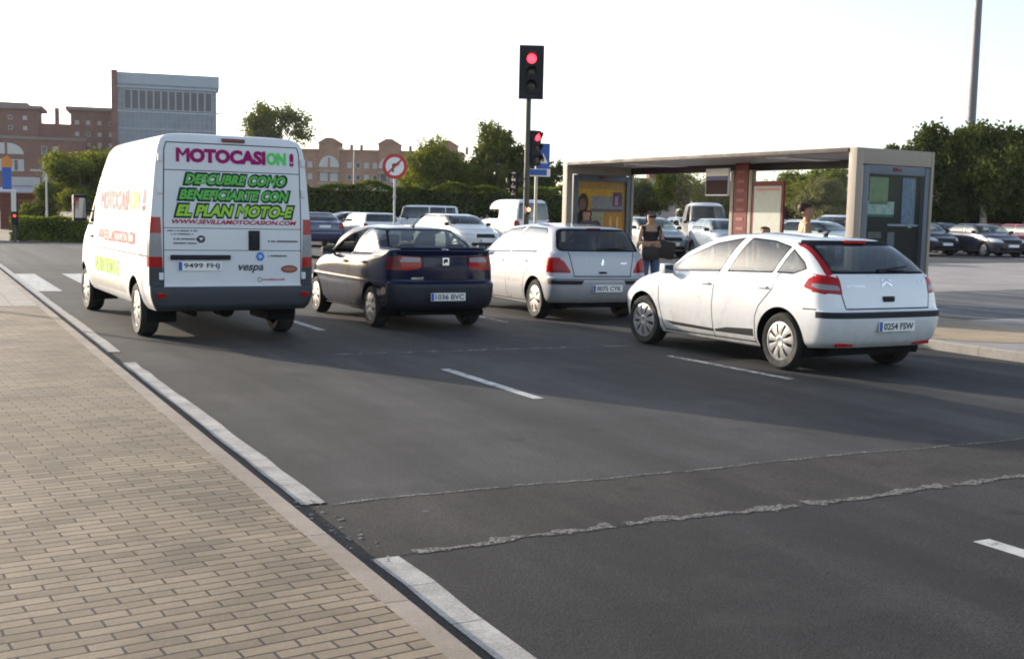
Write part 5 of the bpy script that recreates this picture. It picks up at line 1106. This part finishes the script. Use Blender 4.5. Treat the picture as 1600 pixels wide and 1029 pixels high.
for i, (x, y, hh, cr, mt, lab) in enumerate(((39.2, 64.5, 3.7, 2.2, G5, 'yellowish bush seen through the left bay of the shelter'), (42.4, 64, 3.6, 2.3, G4, 'grey-green bush beside the yellowish one, seen through the shelter'), (42.6, 59.2, 4.6, 2.8, G3, 'fresh green tree behind the hanging sign of the shelter'), (45.2, 57, 3.9, 2.3, G4, 'grey-green tree behind the red route board of the shelter'), (46.8, 54.8, 4.5, 2.4, G1, 'olive tree behind the timetable board of the shelter'), (46.0, 50.8, 4.6, 2.2, G3, 'taller green tree at the right end of the open shelter bay'), (44.3, 49.0, 3.6, 2.0, G4, 'small grey-green tree behind the white car in the shelter bay'), (50.4, 57.5, 4.2, 2.4, G1, 'background tree above the timetable board'), (36.5, 62.0, 3.2, 2.0, G1, 'low olive bush left of the shelter poster'))):
    tree(lab, (x, y, .3), hh, cr, hh * .85, 6500, .16, mt, 50 + i, nclump=13, cat='bush' if 'bush' in lab else 'tree', name='bush' if 'bush' in lab else 'tree')
PB = principled('pale_bark', (.50, .45, .36), .9, noise=.2, nscale=8)
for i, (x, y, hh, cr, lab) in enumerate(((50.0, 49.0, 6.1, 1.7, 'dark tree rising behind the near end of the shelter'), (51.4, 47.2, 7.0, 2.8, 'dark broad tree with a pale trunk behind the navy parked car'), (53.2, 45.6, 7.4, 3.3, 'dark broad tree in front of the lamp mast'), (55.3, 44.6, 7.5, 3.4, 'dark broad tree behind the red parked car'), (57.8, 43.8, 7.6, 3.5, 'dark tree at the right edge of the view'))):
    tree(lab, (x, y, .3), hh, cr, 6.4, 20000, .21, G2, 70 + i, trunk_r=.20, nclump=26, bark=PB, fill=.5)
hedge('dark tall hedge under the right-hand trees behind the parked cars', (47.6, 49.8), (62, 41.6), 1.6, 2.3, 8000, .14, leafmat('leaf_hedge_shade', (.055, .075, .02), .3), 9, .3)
# ---------------------------------------------------------------- street furniture
def pole_mb(x, y, z0, z1, r0, r1=None): b = MB(); b.tube([(x, y, z0), (x, y, z1)], [r0, r1 or r0], 14); return b
GREENP = principled('dark_green_pole', (.055, .060, .050), .55, noise=.15); REDON = lens('lit_red_signal', (.9, .03, .05), es=2.6); OFFL = lens('unlit_signal', (.05, .04, .03))
def signal_head(root, name, c, rz, sc, back=False, lit=True):
    """three-aspect head facing local -Y, with visors"""
    o = bpy.data.objects.new(name, None)
    Rm = Matrix.Rotation(rz, 4, 'Z'); T_ = lambda p: Vector(c) + Rm @ (Vector(p) * sc)
    b = MB(); b.box(T_((0, .06, 0)), (.30 * sc, .16 * sc, .92 * sc), rz=rz, bev=.03 * sc); o = b.build(name, BLACKP, root, smooth=True)
    if back: b = MB(); b.box(T_((0, .01, 0)), (.54 * sc, .02, 1.16 * sc), rz=rz, bev=.006); b.build('backboard', BLACKP, o)
    for i, dz in enumerate((.29, 0, -.29)):
        b = MB(); b.lathe([(.105 * sc, 0), (.09 * sc, -.015 * sc), (.05 * sc, -.028 * sc), (.001, -.032 * sc)], 20, Matrix.Translation(T_((0, -.022, dz))) @ Rm); b.build('signal_lens', REDON if i == 0 and lit else OFFL, o, smooth=True)
        v = MB(); n = 14; vs = []; fs = []
        for k in range(n + 1):
            a = math.pi * (-.12 + 1.24 * k / n); dd = -.20 - .0 * k
            for rr_, yy in ((.118, -.02), (.122, -.20 * (.35 + .65 * max(0, math.sin(a))))): vs.append(T_((rr_ * math.cos(a), yy, dz + rr_ * math.sin(a))))
        for k in range(n): fs.append((2 * k, 2 * k + 2, 2 * k + 3, 2 * k + 1))
        v.add(vs, fs); v.build('visor', BLACKP, o, smooth=True, fix=False)
    return o
root = thing('traffic_signal', 'tall green-grey traffic signal mast showing two red lights at the end of the bus shelter', 'traffic light', (12.0, 22.7, .13))
b = pole_mb(0, 0, 0, 4.1, .068, .058); b.build('pole', GREENP, root, smooth=True); b = MB(); b.lathe([(.16, 0), (.16, .02), (.07, .03)], 16, Matrix.Rotation(R(90), 4, 'X')); b.build('base_plate', GREENP, root)
signal_head(root, 'main_signal', (.0, -.10, 4.60), -.42, 1.0, back=True)
signal_head(root, 'side_signal', (.19, -.07, 2.97), .30, .84)
o = signal_head(root, 'pedestrian_signal', (-.26, .12, 2.18), -1.5, .55, lit=False)
b = MB(); b.box((0, -.07, 1.60), (.11, .08, .16), bev=.02); b.build('repeater', BLACKP, root, smooth=True); b = MB(); b.lathe([(.045, 0), (.03, -.018), (.001, -.024)], 14, Matrix.Translation((0, -.113, 1.62)) @ Matrix.Rotation(-.42, 4, 'Z')); b.build('signal_lens', lens('lit_orange_red', (1.0, .22, .08), es=4.0), root, smooth=True)
b = MB()
for z in (2.80, 3.20): b.tube([(0, 0, z), (.15, -.03, z)], .018, 8)
for z in (2.1, 2.3): b.tube([(0, 0, z), (-.22, .1, z)], .018, 8)
b.build('bracket', GREENP, root)
SIGNW = principled('sign_white', (.74, .74, .73), .4); SIGNR = principled('sign_red', (.46, .018, .02), .4); SIGNB = principled('sign_blue', (.015, .10, .42), .4); SIGNK = principled('sign_black', (.015, .015, .016), .5)
# round sign: no right turn
root = thing('road_sign', 'round red-bordered no right turn sign on a thin grey post', 'road sign', (11.85, 30.29, .10), -.42)
pole_mb(0, .03, 0, 3.05, .030).build('post', GALV, root, smooth=True)
MX = Matrix.Translation((0, 0, 2.80)); RA = .345
b = MB(); b.lathe([(RA, .012), (RA, -.012), (RA * .74, -.012)], 40, MX); b.build('border', SIGNR, root); b = MB(); b.lathe([(RA * .755, -.011), (.001, -.011)], 40, MX); b.build('face', SIGNW, root)
b = MB(); y = -.0135
b.prism([(-.075, 2.64), (-.025, 2.64), (-.025, 2.83), (-.04, 2.86), (-.075, 2.86)], 1, y, y + .002); b.prism([(-.04, 2.835), (.05, 2.835), (.05, 2.88), (-.055, 2.88)], 1, y - .0004, y + .0016); b.prism([(.045, 2.80), (.135, 2.858), (.045, 2.915)], 1, y - .0008, y + .0012); b.build('arrow', SIGNK, root)
b = MB(); b.prism([(-.205, 2.635), (-.165, 2.595), (.205, 2.965), (.165, 3.005)], 1, y - .0030, y - .0010); b.build('slash', SIGNR, root)
b = MB(); b.box((0, .0, 1.95), (.09, .07, .10), bev=.01); b.box((0, .0, 2.15), (.07, .06, .06), bev=.01); b.build('clamp', GALV, root)
# blue crossing sign with a plate below
root = thing('road_sign', 'blue square pedestrian crossing sign above a narrow blue plate on a grey post', 'road sign', (12.37, 22.94, .11), -.42)
pole_mb(0, .04, 0, 3.12, .035).build('post', GALV, root, smooth=True)
b = MB(); b.box((.14, 0, 2.84), (.30, .02, .56), bev=.008); b.build('face', SIGNB, root); b = MB(); b.prism([(.03, 2.68), (.25, 2.68), (.14, 2.90)], 1, -.014, -.011); b.build('triangle', SIGNW, root)
b = MB(); b.prism([(.12, 2.71), (.15, 2.71), (.165, 2.78), (.15, 2.83), (.125, 2.83), (.115, 2.78)], 1, -.0165, -.0145); b.build('walker_symbol', SIGNK, root)
b = MB(); b.box((.06, -.005, 2.47), (.50, .02, .17), bev=.006); b.build('plate', SIGNW, root); b = MB(); b.box((.03, -.018, 2.475), (.40, .004, .13)); b.build('plate_face', SIGNB, root)
# lamp masts
root = thing('lamp_mast', 'very tall tapering grey lighting mast behind the dark trees on the right', 'lamp post', (57.9, 51.1, 0)); pole_mb(0, 0, 0, 26, .30, .17).build('pole', principled('mast_grey', (.16, .155, .17), .6, noise=.1), root, smooth=True); b = MB(); b.lathe([(.2, 26), (1.3, 26.0), (1.3, 26.3), (.2, 26.5)], 24, Matrix.Rotation(R(90), 4, 'X')); b.build('lamp_ring', GALV, root)
def lamp_post(label, loc, H_, rz, arm=1.2):
    root = thing('lamp_post', label, 'lamp post', loc, rz); pole_mb(0, 0, 0, H_, .07, .045).build('pole', GALV, root, smooth=True)
    b = MB(); b.tube([(0, 0, H_ - .05), (arm * .5, 0, H_ + .18), (arm, 0, H_ + .22)], .03, 8); b.build('arm', GALV, root, smooth=True); b = MB(); b.box((arm + .2, 0, H_ + .20), (.55, .2, .1), bev=.03); b.build('lamp_head', GALV, root, smooth=True); return root
lamp_post('slim street lamp in front of the brown apartment block', (36.85, 104.8, 0), 7.4, 2.2); lamp_post('slim pale lamp post before the yellow-green tree at the far left', (6.35, 68.5, 0), 3.3, 2.6, .4)
lamp_post('street lamp on the brick pavement to the left', (-4.35, 28.0, .13), 5.4, 0, 1.0)
# small things across the junction at the left edge
root = thing('traffic_signal', 'small far traffic signal showing red at the left edge of the view', 'traffic light', (3.75, 54.5, 0), -.2); pole_mb(0, 0, 0, 1.5, .06).build('pole', GREENP, root, smooth=True); b = MB(); b.box((0, 0, 1.22), (.28, .18, 1.0), bev=.03); o = b.build('head', BLACKP, root, smooth=True); b = MB(); b.box((-.02, -.12, 1.78), (.20, .05, .95), bev=.01); b.build('sun_board', principled('cream_board', (.70, .66, .56), .6), root)
b = MB(); b.lathe([(.07, 0), (.05, -.02), (.001, -.03)], 16, Matrix.Translation((0, -.10, 1.12))); b.build('signal_lens', lens('dim_red_signal', (.6, .06, .03), es=.9), o, smooth=True)
root = thing('banner', 'blue and orange hanging banner at the left edge of the view', 'banner', (4.75, 75.5, 0), VIEW_RZ); pole_mb(-.5, .05, 0, 4.8, .05).build('post', GALV, root, smooth=True)
b = MB(); b.box((.05, 0, 3.15), (.55, .04, 1.3)); b.build('cloth', SIGNB, root); b = MB(); b.prism([(-.25, 3.8), (.35, 3.8), (.40, 4.2), (.1, 4.5), (-.25, 4.3)], 1, -.03, .03); b.build('pennant', principled('orange_cloth', (.62, .25, .06), .8), root)
root = thing('kiosk', 'small kiosk with a pale sloping awning left of the yellow-green tree', 'kiosk', (5.9, 81, 0), VIEW_RZ); b = MB(); b.box((0, .8, 1.2), (2.6, 1.6, 2.4)); b.build('wall', BR1, root); b = MB(); b.prism([(-.9, 2.35), (.2, 2.75), (.2, 2.85), (-.9, 2.45)], 0, -1.1, 1.1); b.build('awning', principled('awning_cloth', (.40, .40, .44), .8), root); b = MB(); b.box((0, .5, 3.1), (1.8, 1.0, .55)); b.build('sign_board', FRAMEW, root)
# ---------------------------------------------------------------- bus shelter
BEIGE = principled('shelter_beige', (.27, .23, .185), .55, noise=.10, nscale=5); BLUEG = principled('shelter_blue_grey', (.085, .105, .14), .45, noise=.08); DKRED = principled('shelter_red', (.15, .008, .010), .5, spec=.25)
root = thing('bus_shelter', 'long beige bus shelter with poster cases at both ends and a flat roof', 'bus shelter', (12.57, 13.27, .135), R(3.73)); LZ = 2.615; LEN = 7.85; WD = 1.74
def frame_end(y, sgn):
    b = MB(); b.box((.07, y, LZ / 2), (.14, .16, LZ), bev=.015); b.box((WD - .03, y, LZ / 2), (.06, .16, LZ), bev=.012); b.box((WD / 2 + .04, y, LZ - .12), (WD - .20, .15, .24), bev=.012); b.build('end_frame', BEIGE, root, smooth=True)
    b = MB(); x0, x1 = .19, WD - .07
    for c, d in ((((x0 + .06), y, 1.23), (.12, .12, 2.26)), ((x1 - .05, y, 1.23), (.10, .12, 2.26)), (((x0 + x1) / 2, y, 2.30), (x1 - x0 - .22, .12, .14)), (((x0 + x1) / 2, y, .20), (x1 - x0 - .22, .12, .20))): b.box(c, d, bev=.01)
    o = b.build('poster_case', BLUEG, root, smooth=True)
    b = MB(); b.box(((x0 + x1) / 2 - .05, y - .068, 2.31), (.10, .006, .055)); b.box(((x0 + x1) / 2 + .06, y - .068, 2.305), (.05, .006, .03)); b.build('badge', DKRED, o)
    return o, x0 + .12, x1 - .10
c0, xa, xb = frame_end(0, -1); c1, xc, xd = frame_end(LEN, -1)
b = MB(); b.box(((xa + xb) / 2, .03, 1.26), (xb - xa, .02, 1.96)); b.build('poster', principled('dark_reflection_board', (.010, .013, .014), .6, spec=.2, noise=.5, nscale=5), c0)  # dark mottled board; clutter mirrored in the case glass is painted into it
for c, d, col in (((xa + .30, 1.98), (.42, .42), (.13, .20, .09)), ((xa + .36, 1.72), (.60, .20), (.26, .36, .30)), ((xa + .36, 1.60), (.58, .035), (.02, .10, .07)), ((xb - .28, 1.84), (.30, .72), (.10, .16, .24)), ((xb - .22, 1.80), (.07, .76), (.34, .42, .42)), (((xa + xb) / 2 + .25, 1.46), (.7, .03), (.25, .30, .34)), ((xa + .5, 1.0), (.30, .14), (.20, .16, .12)), ((xb - .35, .75), (.22, .30), (.30, .38, .45)), ((xa + .62, 1.22), (.16, .26), (.09, .11, .12)), ((xa + .25, 1.3), (.3, .1), (.08, .09, .08))):  # upper patches are ad print, lower ones painted reflections
    b = MB(); b.box((c[0], .012, c[1]), (d[0], .008, d[1]), bev=.002); b.build('poster_print', principled('print_%02d%02d%02d' % tuple(round(k * 99) for k in col), col, .6, noise=.35, nscale=9), c0)
b = MB(); b.add([(xa, -.045, .28), (xb, -.045, .28), (xb, -.045, 2.24), (xa, -.045, 2.24)], [(0, 1, 2, 3)]); b.build('glass_pane', glass('case_glass', (.86, .90, .92), .014, 6), c0)
# far poster: yellow with a dark portrait and a purple panel
YEL = principled('poster_yellow', (.55, .30, .035), .5, noise=.2, nscale=4); b = MB(); b.box(((xc + xd) / 2, LEN + .01, 1.26), (xd - xc, .02, 1.96)); b.build('poster', YEL, c1)
yy = LEN - .006
def pr_(pl, col, dy, nm='poster_print'): b = MB(); b.prism(pl, 1, yy - dy - .002, yy - dy); return b.build(nm, principled('print_%02d%02d%02d' % tuple(round(k * 99) for k in col), col, .6, noise=.25, nscale=12), c1)
W_ = xd - xc; R_ = lambda a0, a1, z0, z1: [(xc + a0 * W_, z0), (xc + a1 * W_, z0), (xc + a1 * W_, z1), (xc + a0 * W_, z1)]
pr_(R_(0, 1, 2.08, 2.20), (.42, .25, .08), .0); pr_(R_(.0, .68, 1.93, 2.08), (.60, .33, .03), .001); pr_(R_(.30, .95, 1.62, 1.93), (.25, .24, .26), .001); pr_(R_(.74, .93, 1.72, 2.02), (.10, .06, .09), .003); pr_(R_(.78, .85, 1.74, 1.93), (.42, .22, .38), .005); pr_(R_(.28, .95, 1.60, 1.66), (.12, .09, .13), .003); pr_(R_(.0, .55, .9, 1.60), (.34, .34, .22), .001); pr_(R_(.55, 1, .3, 1.58), (.50, .22, .03), .002); pr_(R_(.68, .72, .5, 1.5), (.70, .45, .2), .004); pr_(R_(.82, .86, .5, 1.5), (.70, .45, .2), .004)
hd = [(xc + W_ * (.13 + .105 * math.cos(t)), 1.78 + .20 * math.sin(t)) for t in [2 * math.pi * k / 20 for k in range(20)]]; pr_(hd, (.045, .03, .03), .004); pr_([(xc + W_ * (.115 + .07 * math.cos(t)), 1.74 + .13 * math.sin(t)) for t in [2 * math.pi * k / 20 for k in range(20)]], (.20, .10, .075), .006); pr_([(xc, .9), (xc + .38 * W_, .9), (xc + .30 * W_, 1.45), (xc + .18 * W_, 1.62), (xc + .06 * W_, 1.62), (xc, 1.5)], (.06, .055, .06), .003); pr_([(xc + W_ * (.40 + .12 * math.cos(t)), 1.22 + .2 * math.sin(t)) for t in [2 * math.pi * k / 16 for k in range(16)]], (.09, .05, .06), .004)
b = MB(); b.add([(xc, LEN - .045, .28), (xd, LEN - .045, .28), (xd, LEN - .045, 2.24), (xc, LEN - .045, 2.24)], [(0, 1, 2, 3)]); b.build('glass_pane', glass('case_glass2', (.92, .92, .90), .0, 8), c1)
b = MB(); b.box((.86, LEN / 2, LZ - .045), (1.62, LEN - .17, .06), bev=.01); b.build('roof', principled('roof_underside', (.30, .30, .33), .45, metal=.2, noise=.15, nscale=2), root)
b = MB(); b.box((.02, LEN / 2, LZ - .035), (.07, LEN - .17, .07), bev=.015); b.box((WD - .05, LEN / 2, LZ - .12), (.09, LEN - .17, .18), bev=.02); b.build('roof_beam', principled('roof_brown', (.045, .032, .030), .6, noise=.1), root, smooth=True)
for y in (1.9, 5.9): b = MB(); b.box((.86, y, LZ - .085), (1.2, .5, .02)); b.build('roof_lamp', principled('lamp_diffuser', (.62, .64, .68), .4), root)
b = MB()
for y in (3.72, 4.22): b.box((1.42, y, LZ / 2 - .1), (.10, .09, LZ - .2), bev=.01)
b.build('back_post', BEIGE, root, smooth=True)
b = MB(); b.box((1.40, 3.97, 1.55), (.05, .36, 2.0), bev=.008); o = b.build('route_board', DKRED, root)
for k in range(8):
    b = MB(); b.box((1.372, 3.97 + .01 * (k % 2), 2.38 - k * .175), (.006, .20, .055)); b.build('route_number', principled('faded_print', (.24, .08, .08), .6), o)
b = MB(); b.box((1.40, 4.66, 2.20), (.04, .66, .52), bev=.006); o = b.build('hanging_sign', SIGNW, root); b = MB(); b.box((1.376, 4.66, 2.10), (.006, .62, .27)); b.build('sign_band', principled('maroon', (.030, .006, .010), .6, spec=.2), o); b = MB(); b.box((1.375, 4.66, 2.275), (.006, .62, .08)); b.build('sign_band', principled('violet_blue', (.06, .06, .22), .5), o)
b = MB(); b.box((1.40, 3.255, 1.55), (.05, .80, 1.30), bev=.006); o = b.build('timetable', DKRED, root); b = MB(); b.box((1.373, 3.255, 1.53), (.006, .70, 1.16)); b.build('timetable_sheet', principled('timetable_paper', (.40, .43, .38), .5, noise=.12, nscale=9), o); b = MB(); b.box((1.368, 3.255, 2.05), (.004, .60, .05)); b.build('timetable_heading', principled('pink_print', (.45, .20, .17), .5), o)
for y0, y1 in ((.1, 2.82), (4.3, LEN - .1)):
    b = MB(); b.add([(1.44, y0, .3), (1.44, y1, .3), (1.44, y1, 2.4), (1.44, y0, 2.4)], [(0, 1, 2, 3)]); b.build('glass_panel', glass('shelter_glass', (.93, .95, .94), .003, 9), root, fix=False)
b = MB(); b.box((1.15, 2.0, .45), (.36, 2.6, .05), bev=.01); b.box((1.15, 6.0, .45), (.36, 2.2, .05), bev=.01)
for y in (.9, 3.1, 5.2, 6.8): b.box((1.15, y, .21), (.30, .06, .42))
b.build('bench', GALV, root)
# ---------------------------------------------------------------- vehicles
white_hatch(); silver_hatch(); dark_saloon(); white_van()
RZ = lambda d: math.pi / 2 + R(d)
W2 = (.72, .72, .71)
CP = 'vehicles in the car park'
parked('saloon_car', 'dark blue parked saloon glimpsed between the white van and the dark saloon', 'car', (14.87, 46.44, .15), RZ(-6), 'saloon', (.012, .02, .09), CP)
parked('estate_car', 'white parked estate car just right of the no-turn sign post, seen from behind', 'car', (17.01, 45.58, .16), RZ(-2), 'estate', W2, CP)
parked('saloon_car', 'white parked car facing the viewer behind the dark saloon', 'car', (18.08, 41.30, .18), RZ(187), 'hatch', W2, CP)
parked('off_road_car', 'white tall off-road car with dark side windows behind the no-turn sign', 'car', (23.54, 53.50, .20), RZ(72), 'jeep', W2, CP)
parked('panel_van', 'white parked minibus with a dark blue rear window, beyond the traffic signal', 'van', (24.61, 46.65, .22), RZ(-2), 'van', W2, CP)
parked('hatchback_car', 'small grey parked car half hidden by the front of the white minibus', 'car', (22.36, 51.57, .2), RZ(170), 'hatch', (.30, .31, .33), CP)
parked('saloon_car', 'light grey parked car glimpsed over the roof of the silver hatchback', 'car', (25.47, 41.62, .22), RZ(165), 'saloon', (.40, .42, .44), CP)
parked('hatchback_car', 'silver parked hatchback left of the woman with sunglasses', 'car', (24.59, 37.58, .22), RZ(172), 'hatch', (.34, .37, .39), CP)
parked('hatchback_car', 'pale blue-silver parked car right of the woman with sunglasses', 'car', (25.75, 33.99, .22), RZ(160), 'hatch', (.27, .32, .37), CP)
parked('saloon_car', 'blue-grey parked car close to the route board of the shelter', 'car', (28.54, 37.12, .24), RZ(160), 'saloon', (.13, .17, .22), CP)
parked('panel_van', 'pale grey parked van whose roof shows behind the hanging sign', 'van', (32.74, 44.30, .26), RZ(150), 'van', (.62, .60, .62), CP)
parked('saloon_car', 'white parked saloon behind the woman with the hair bun', 'car', (28.71, 33.52, .25), RZ(-165), 'saloon', (.66, .69, .68), CP)
parked('panel_van', 'white parked van beside the right post of the shelter bay', 'van', (38.51, 41.06, .27), RZ(120), 'mpv', W2, CP)
parked('estate_car', 'dark green parked car whose roof shows between the timetable and the white saloon', 'car', (35.03, 41.18, .26), RZ(150), 'estate', (.05, .08, .07), CP)
for x, y, a, st, c, lab in ((29.2, 46.9, 158, 'hatch', (.30, .05, .05), 'faded red parked car glimpsed between the shelter poster and the silver parked hatchback'), (36.6, 42.0, 160, 'hatch', (.55, .57, .58), 'pale parked car behind the timetable board of the shelter'), (38.2, 38.6, 160, 'saloon', (.10, .12, .16), 'slate parked car behind the head of the woman with the hair bun'), (35.6, 49.8, 162, 'estate', (.45, .47, .5), 'light grey parked estate car beyond the pale grey van'), (19.4, 52.6, 100, 'estate', (.5, .52, .55), 'pale parked estate car close to the long dark hedge')):
    parked('parked_car', lab, 'car', (x, y, SL(x)), RZ(a), st, c, CP)
PT = 'parked cars under the dark trees'
for x, y, c, lab, st, a in ((40.1, 38.9, (.012, .018, .035), 'black parked car next to the near end of the shelter', 'hatch', 168), (41.9, 37.0, (.010, .018, .042), 'navy parked car with a pale number plate, in the row under the dark trees', 'saloon', 166), (43.7, 35.8, (.32, .012, .03), 'crimson parked car right of the navy one', 'hatch', 167), (45.6, 34.6, (.05, .012, .02), 'dark maroon parked car at the right edge of the view', 'saloon', 165), (47.4, 41.0, (.50, .10, .09), 'light red parked car glimpsed behind the navy one', 'hatch', 166), (44.6, 42.6, (.55, .57, .58), 'pale grey parked car in the second row behind the black one', 'hatch', 166), (49.6, 39.6, (.6, .61, .62), 'white parked car in the second row behind the crimson one', 'hatch', 167), (43.2, 40.4, (.09, .11, .13), 'charcoal parked car in the second row between the black and the navy ones', 'hatch', 166)):
    parked('parked_car', lab, 'car', (x, y, .3), RZ(a), st, c, PT)
parked('parked_car', 'pale blue car at the left edge of the view beyond the junction', 'car', (2.4, 57.6, .0), RZ(100), 'hatch', (.35, .42, .50), None)
# ---------------------------------------------------------------- people
def on(*pairs): return lambda co, nr: nr[1] in pairs
def trunk_test(co, nr):
    a, b = nr[1]
    return a[1:] not in ('elbow', 'hip', 'knee', 'ankle') and b[1:] not in ('elbow', 'wrist', 'hip') and a not in ('neck', 'jaw', 'head', 'hand') and b not in ('jaw', 'hand')
def sleeve_test(co, nr): return trunk_test(co, nr) or nr[1][1][1:] == 'elbow'
def legs_test(co, nr): return nr[1][0][1:] in ('hip', 'knee') or nr[1] in (('pelvis', 'lhip'), ('pelvis', 'rhip')) or (nr[1] == ('pelvis', 'waist') and nr[2] < .45)
def feet_test(co, nr): return nr[1][0][1:] == 'ankle' or (nr[1][0][1:] == 'knee' and nr[2] > .93)
SK = (.46, .27, .18)
J, E_ = standing(1.62, 'crossed')
HA = [('lwrist', (-.9, -.1, -.05), (0, -1, .2)), ('rwrist', (.9, -.05, .05), (0, -1, .2))]
k = 1.62 / 1.7
w1 = skin_person('person', 'woman in a black vest and sunglasses with folded arms, waiting by the shelter', (12.0, 17.77, .13), R(-22), J, E_, SK,
    [('vest', (.014, .013, .015), lambda co, nr: trunk_test(co, nr) and co.z > .98 * k and not (co.z > 1.335 * k and co.y < -.03 and abs(co.x) < .07) and co.z < 1.41 * k, .010), ('jeans', (.07, .13, .26), legs_test, .012), ('shoes', (.03, .03, .03), feet_test, .010)],
    ((.03, .018, .013), lambda co, nr: nr[1] in (('jaw', 'head'), ('head', 'crown'), ('neck', 'jaw')) and (co.z > 1.60 * k + .012 or (co.y > -.012 and co.z > 1.47 * k)), .018), glasses=True, hands=HA)
b = MB()                                                                 # shoulder bag on her left hip
b.box((.27, -.06, .92), (.36, .17, .34), bev=.08, mat=Matrix.Rotation(R(10), 4, 'Y'))
bg_ = b.build('shoulder_bag', principled('black_leather', (.006, .005, .005), .5, noise=.2, nscale=20), None, smooth=True); bg_.location = (12.0, 17.77, .13); bg_.rotation_euler = (0, 0, R(-22))
b = MB(); b.tube([(.14, -.11, 1.08), (.19, -.07, 1.25), (.15, .0, 1.375), (.17, .08, 1.30), (.32, .0, 1.06)], .011, 6); b.build('strap', principled('strap_leather', (.02, .016, .014), .6), bg_, smooth=True)
tag(bg_, 'big black shoulder bag hanging at the hip of the woman in sunglasses', 'bag')
b = MB(); b.box((-.06, -.24, .85), (.34, .17, .26), bev=.08); b.tube([(-.2, -.24, .95), (-.2, -.22, 1.06), (-.06, -.21, 1.08), (.02, -.24, .95)], .009, 6)
hb = b.build('handbag', principled('dark_brown_leather', (.012, .009, .006), .5, noise=.3, nscale=14), None, smooth=True); hb.location = (12.0, 17.77, .13); hb.rotation_euler = (0, 0, R(-22)); tag(hb, 'dark brown handbag held in front of the woman in sunglasses', 'bag')
DN = [('lwrist', (0, -.15, -1), (-1, 0, 0)), ('rwrist', (0, -.15, -1), (1, 0, 0))]
J, E_ = standing(1.66); k = 1.66 / 1.7
skin_person('person', 'dark haired person whose head shows over the silver hatchback, beside the yellow poster', (12.55, 21.0, .13), R(-60), J, E_, (.44, .22, .15), [('shirt', (.10, .08, .09), sleeve_test, .010), ('trousers', (.04, .045, .06), legs_test, .012), ('shoes', (.03, .03, .03), feet_test, .01)],
    ((.022, .014, .010), lambda co, nr: nr[1] in (('jaw', 'head'), ('head', 'crown'), ('neck', 'jaw')) and (co.z > 1.62 * k or co.y > -.005), .022), hands=DN)
J, E_ = standing(1.77, 'down', lean=-.03); J['bun'] = (0, .095, 1.73, .045); E_ = E_ + [('crown', 'bun')]; k = 1
skin_person('person', 'bare-shouldered woman with brown hair in a bun, turned to the right under the shelter', (13.15, 14.95, .13), R(62), J, E_, (.50, .28, .17), [('top', (.30, .24, .17), lambda co, nr: trunk_test(co, nr) and co.z < 1.32, .010), ('skirt', (.06, .06, .09), legs_test, .02), ('shoes', (.05, .04, .03), feet_test, .01)],
    ((.045, .022, .014), lambda co, nr: 'bun' in nr[1] or (nr[1] in (('jaw', 'head'), ('head', 'crown')) and (co.z > 1.70 or co.y > .0)), .018), hands=DN)
J, E_ = standing(1.42); k = 1.42 / 1.7
skin_person('person', 'short dark haired person in front of the timetable, only the top of the head showing', (13.25, 16.05, .13), R(-60), J, E_, (.42, .24, .16), [('shirt', (.34, .20, .19), sleeve_test, .010), ('trousers', (.05, .06, .09), legs_test, .012), ('shoes', (.03, .03, .03), feet_test, .01)],
    ((.02, .014, .012), lambda co, nr: nr[1] in (('jaw', 'head'), ('head', 'crown')) and (co.z > 1.60 * k or co.y > .0), .016), hands=DN)
J, E_ = standing(1.68, 'drive')
for n, s_ in (('l', 1), ('r', -1)): J.update({n + 'knee': (s_ * .13, -.42, 1.0, .062), n + 'ankle': (s_ * .12, -.62, .62, .042), n + 'toe': (s_ * .12, -.76, .60, .032)})
J = {a: (v[0], v[1], v[2] - .40, v[3]) for a, v in J.items()}
d0 = Vector((.92, .29, 0)); c_, s_ = math.cos(rz_of(.1)), math.sin(rz_of(.1))
skin_person('person', 'driver with bare arms sitting at the wheel of the dark blue saloon', (6.461 + c_ * d0.x - s_ * d0.y, 15.347 + s_ * d0.x + c_ * d0.y, 0), R(180.1), J, E_, (.45, .25, .17), [('shirt', (.10, .03, .03), sleeve_test, .010), ('trousers', (.04, .045, .06), legs_test, .012)],
    ((.02, .014, .012), lambda co, nr: nr[1] in (('jaw', 'head'), ('head', 'crown')) and (co.z > 1.20 or co.y > .01), .014), hands=[('lwrist', (0, -.8, .4), (0, 0, -1)), ('rwrist', (0, -.8, .4), (0, 0, -1))])
# ---------------------------------------------------------------- haze: a thin even summer air over the whole place
b = MB(); b.box((0, 950, 24.0), (3040, 2560, 50.4)); hz = b.build('haze', [], None)
hm = bpy.data.materials.new('haze'); hm.use_nodes = True; hn = hm.node_tree; hn.nodes.clear(); ho = N(hn, 'ShaderNodeOutputMaterial'); hv = N(hn, 'ShaderNodeVolumePrincipled')
hv.inputs['Color'].default_value = (.86, .90, .96, 1); hv.inputs['Density'].default_value = .00013; hv.inputs['Anisotropy'].default_value = .2
hn.links.new(hv.outputs[0], ho.inputs['Volume']); hz.data.materials.append(hm); tag(hz, 'thin summer haze over the whole scene', 'haze', kind='stuff')
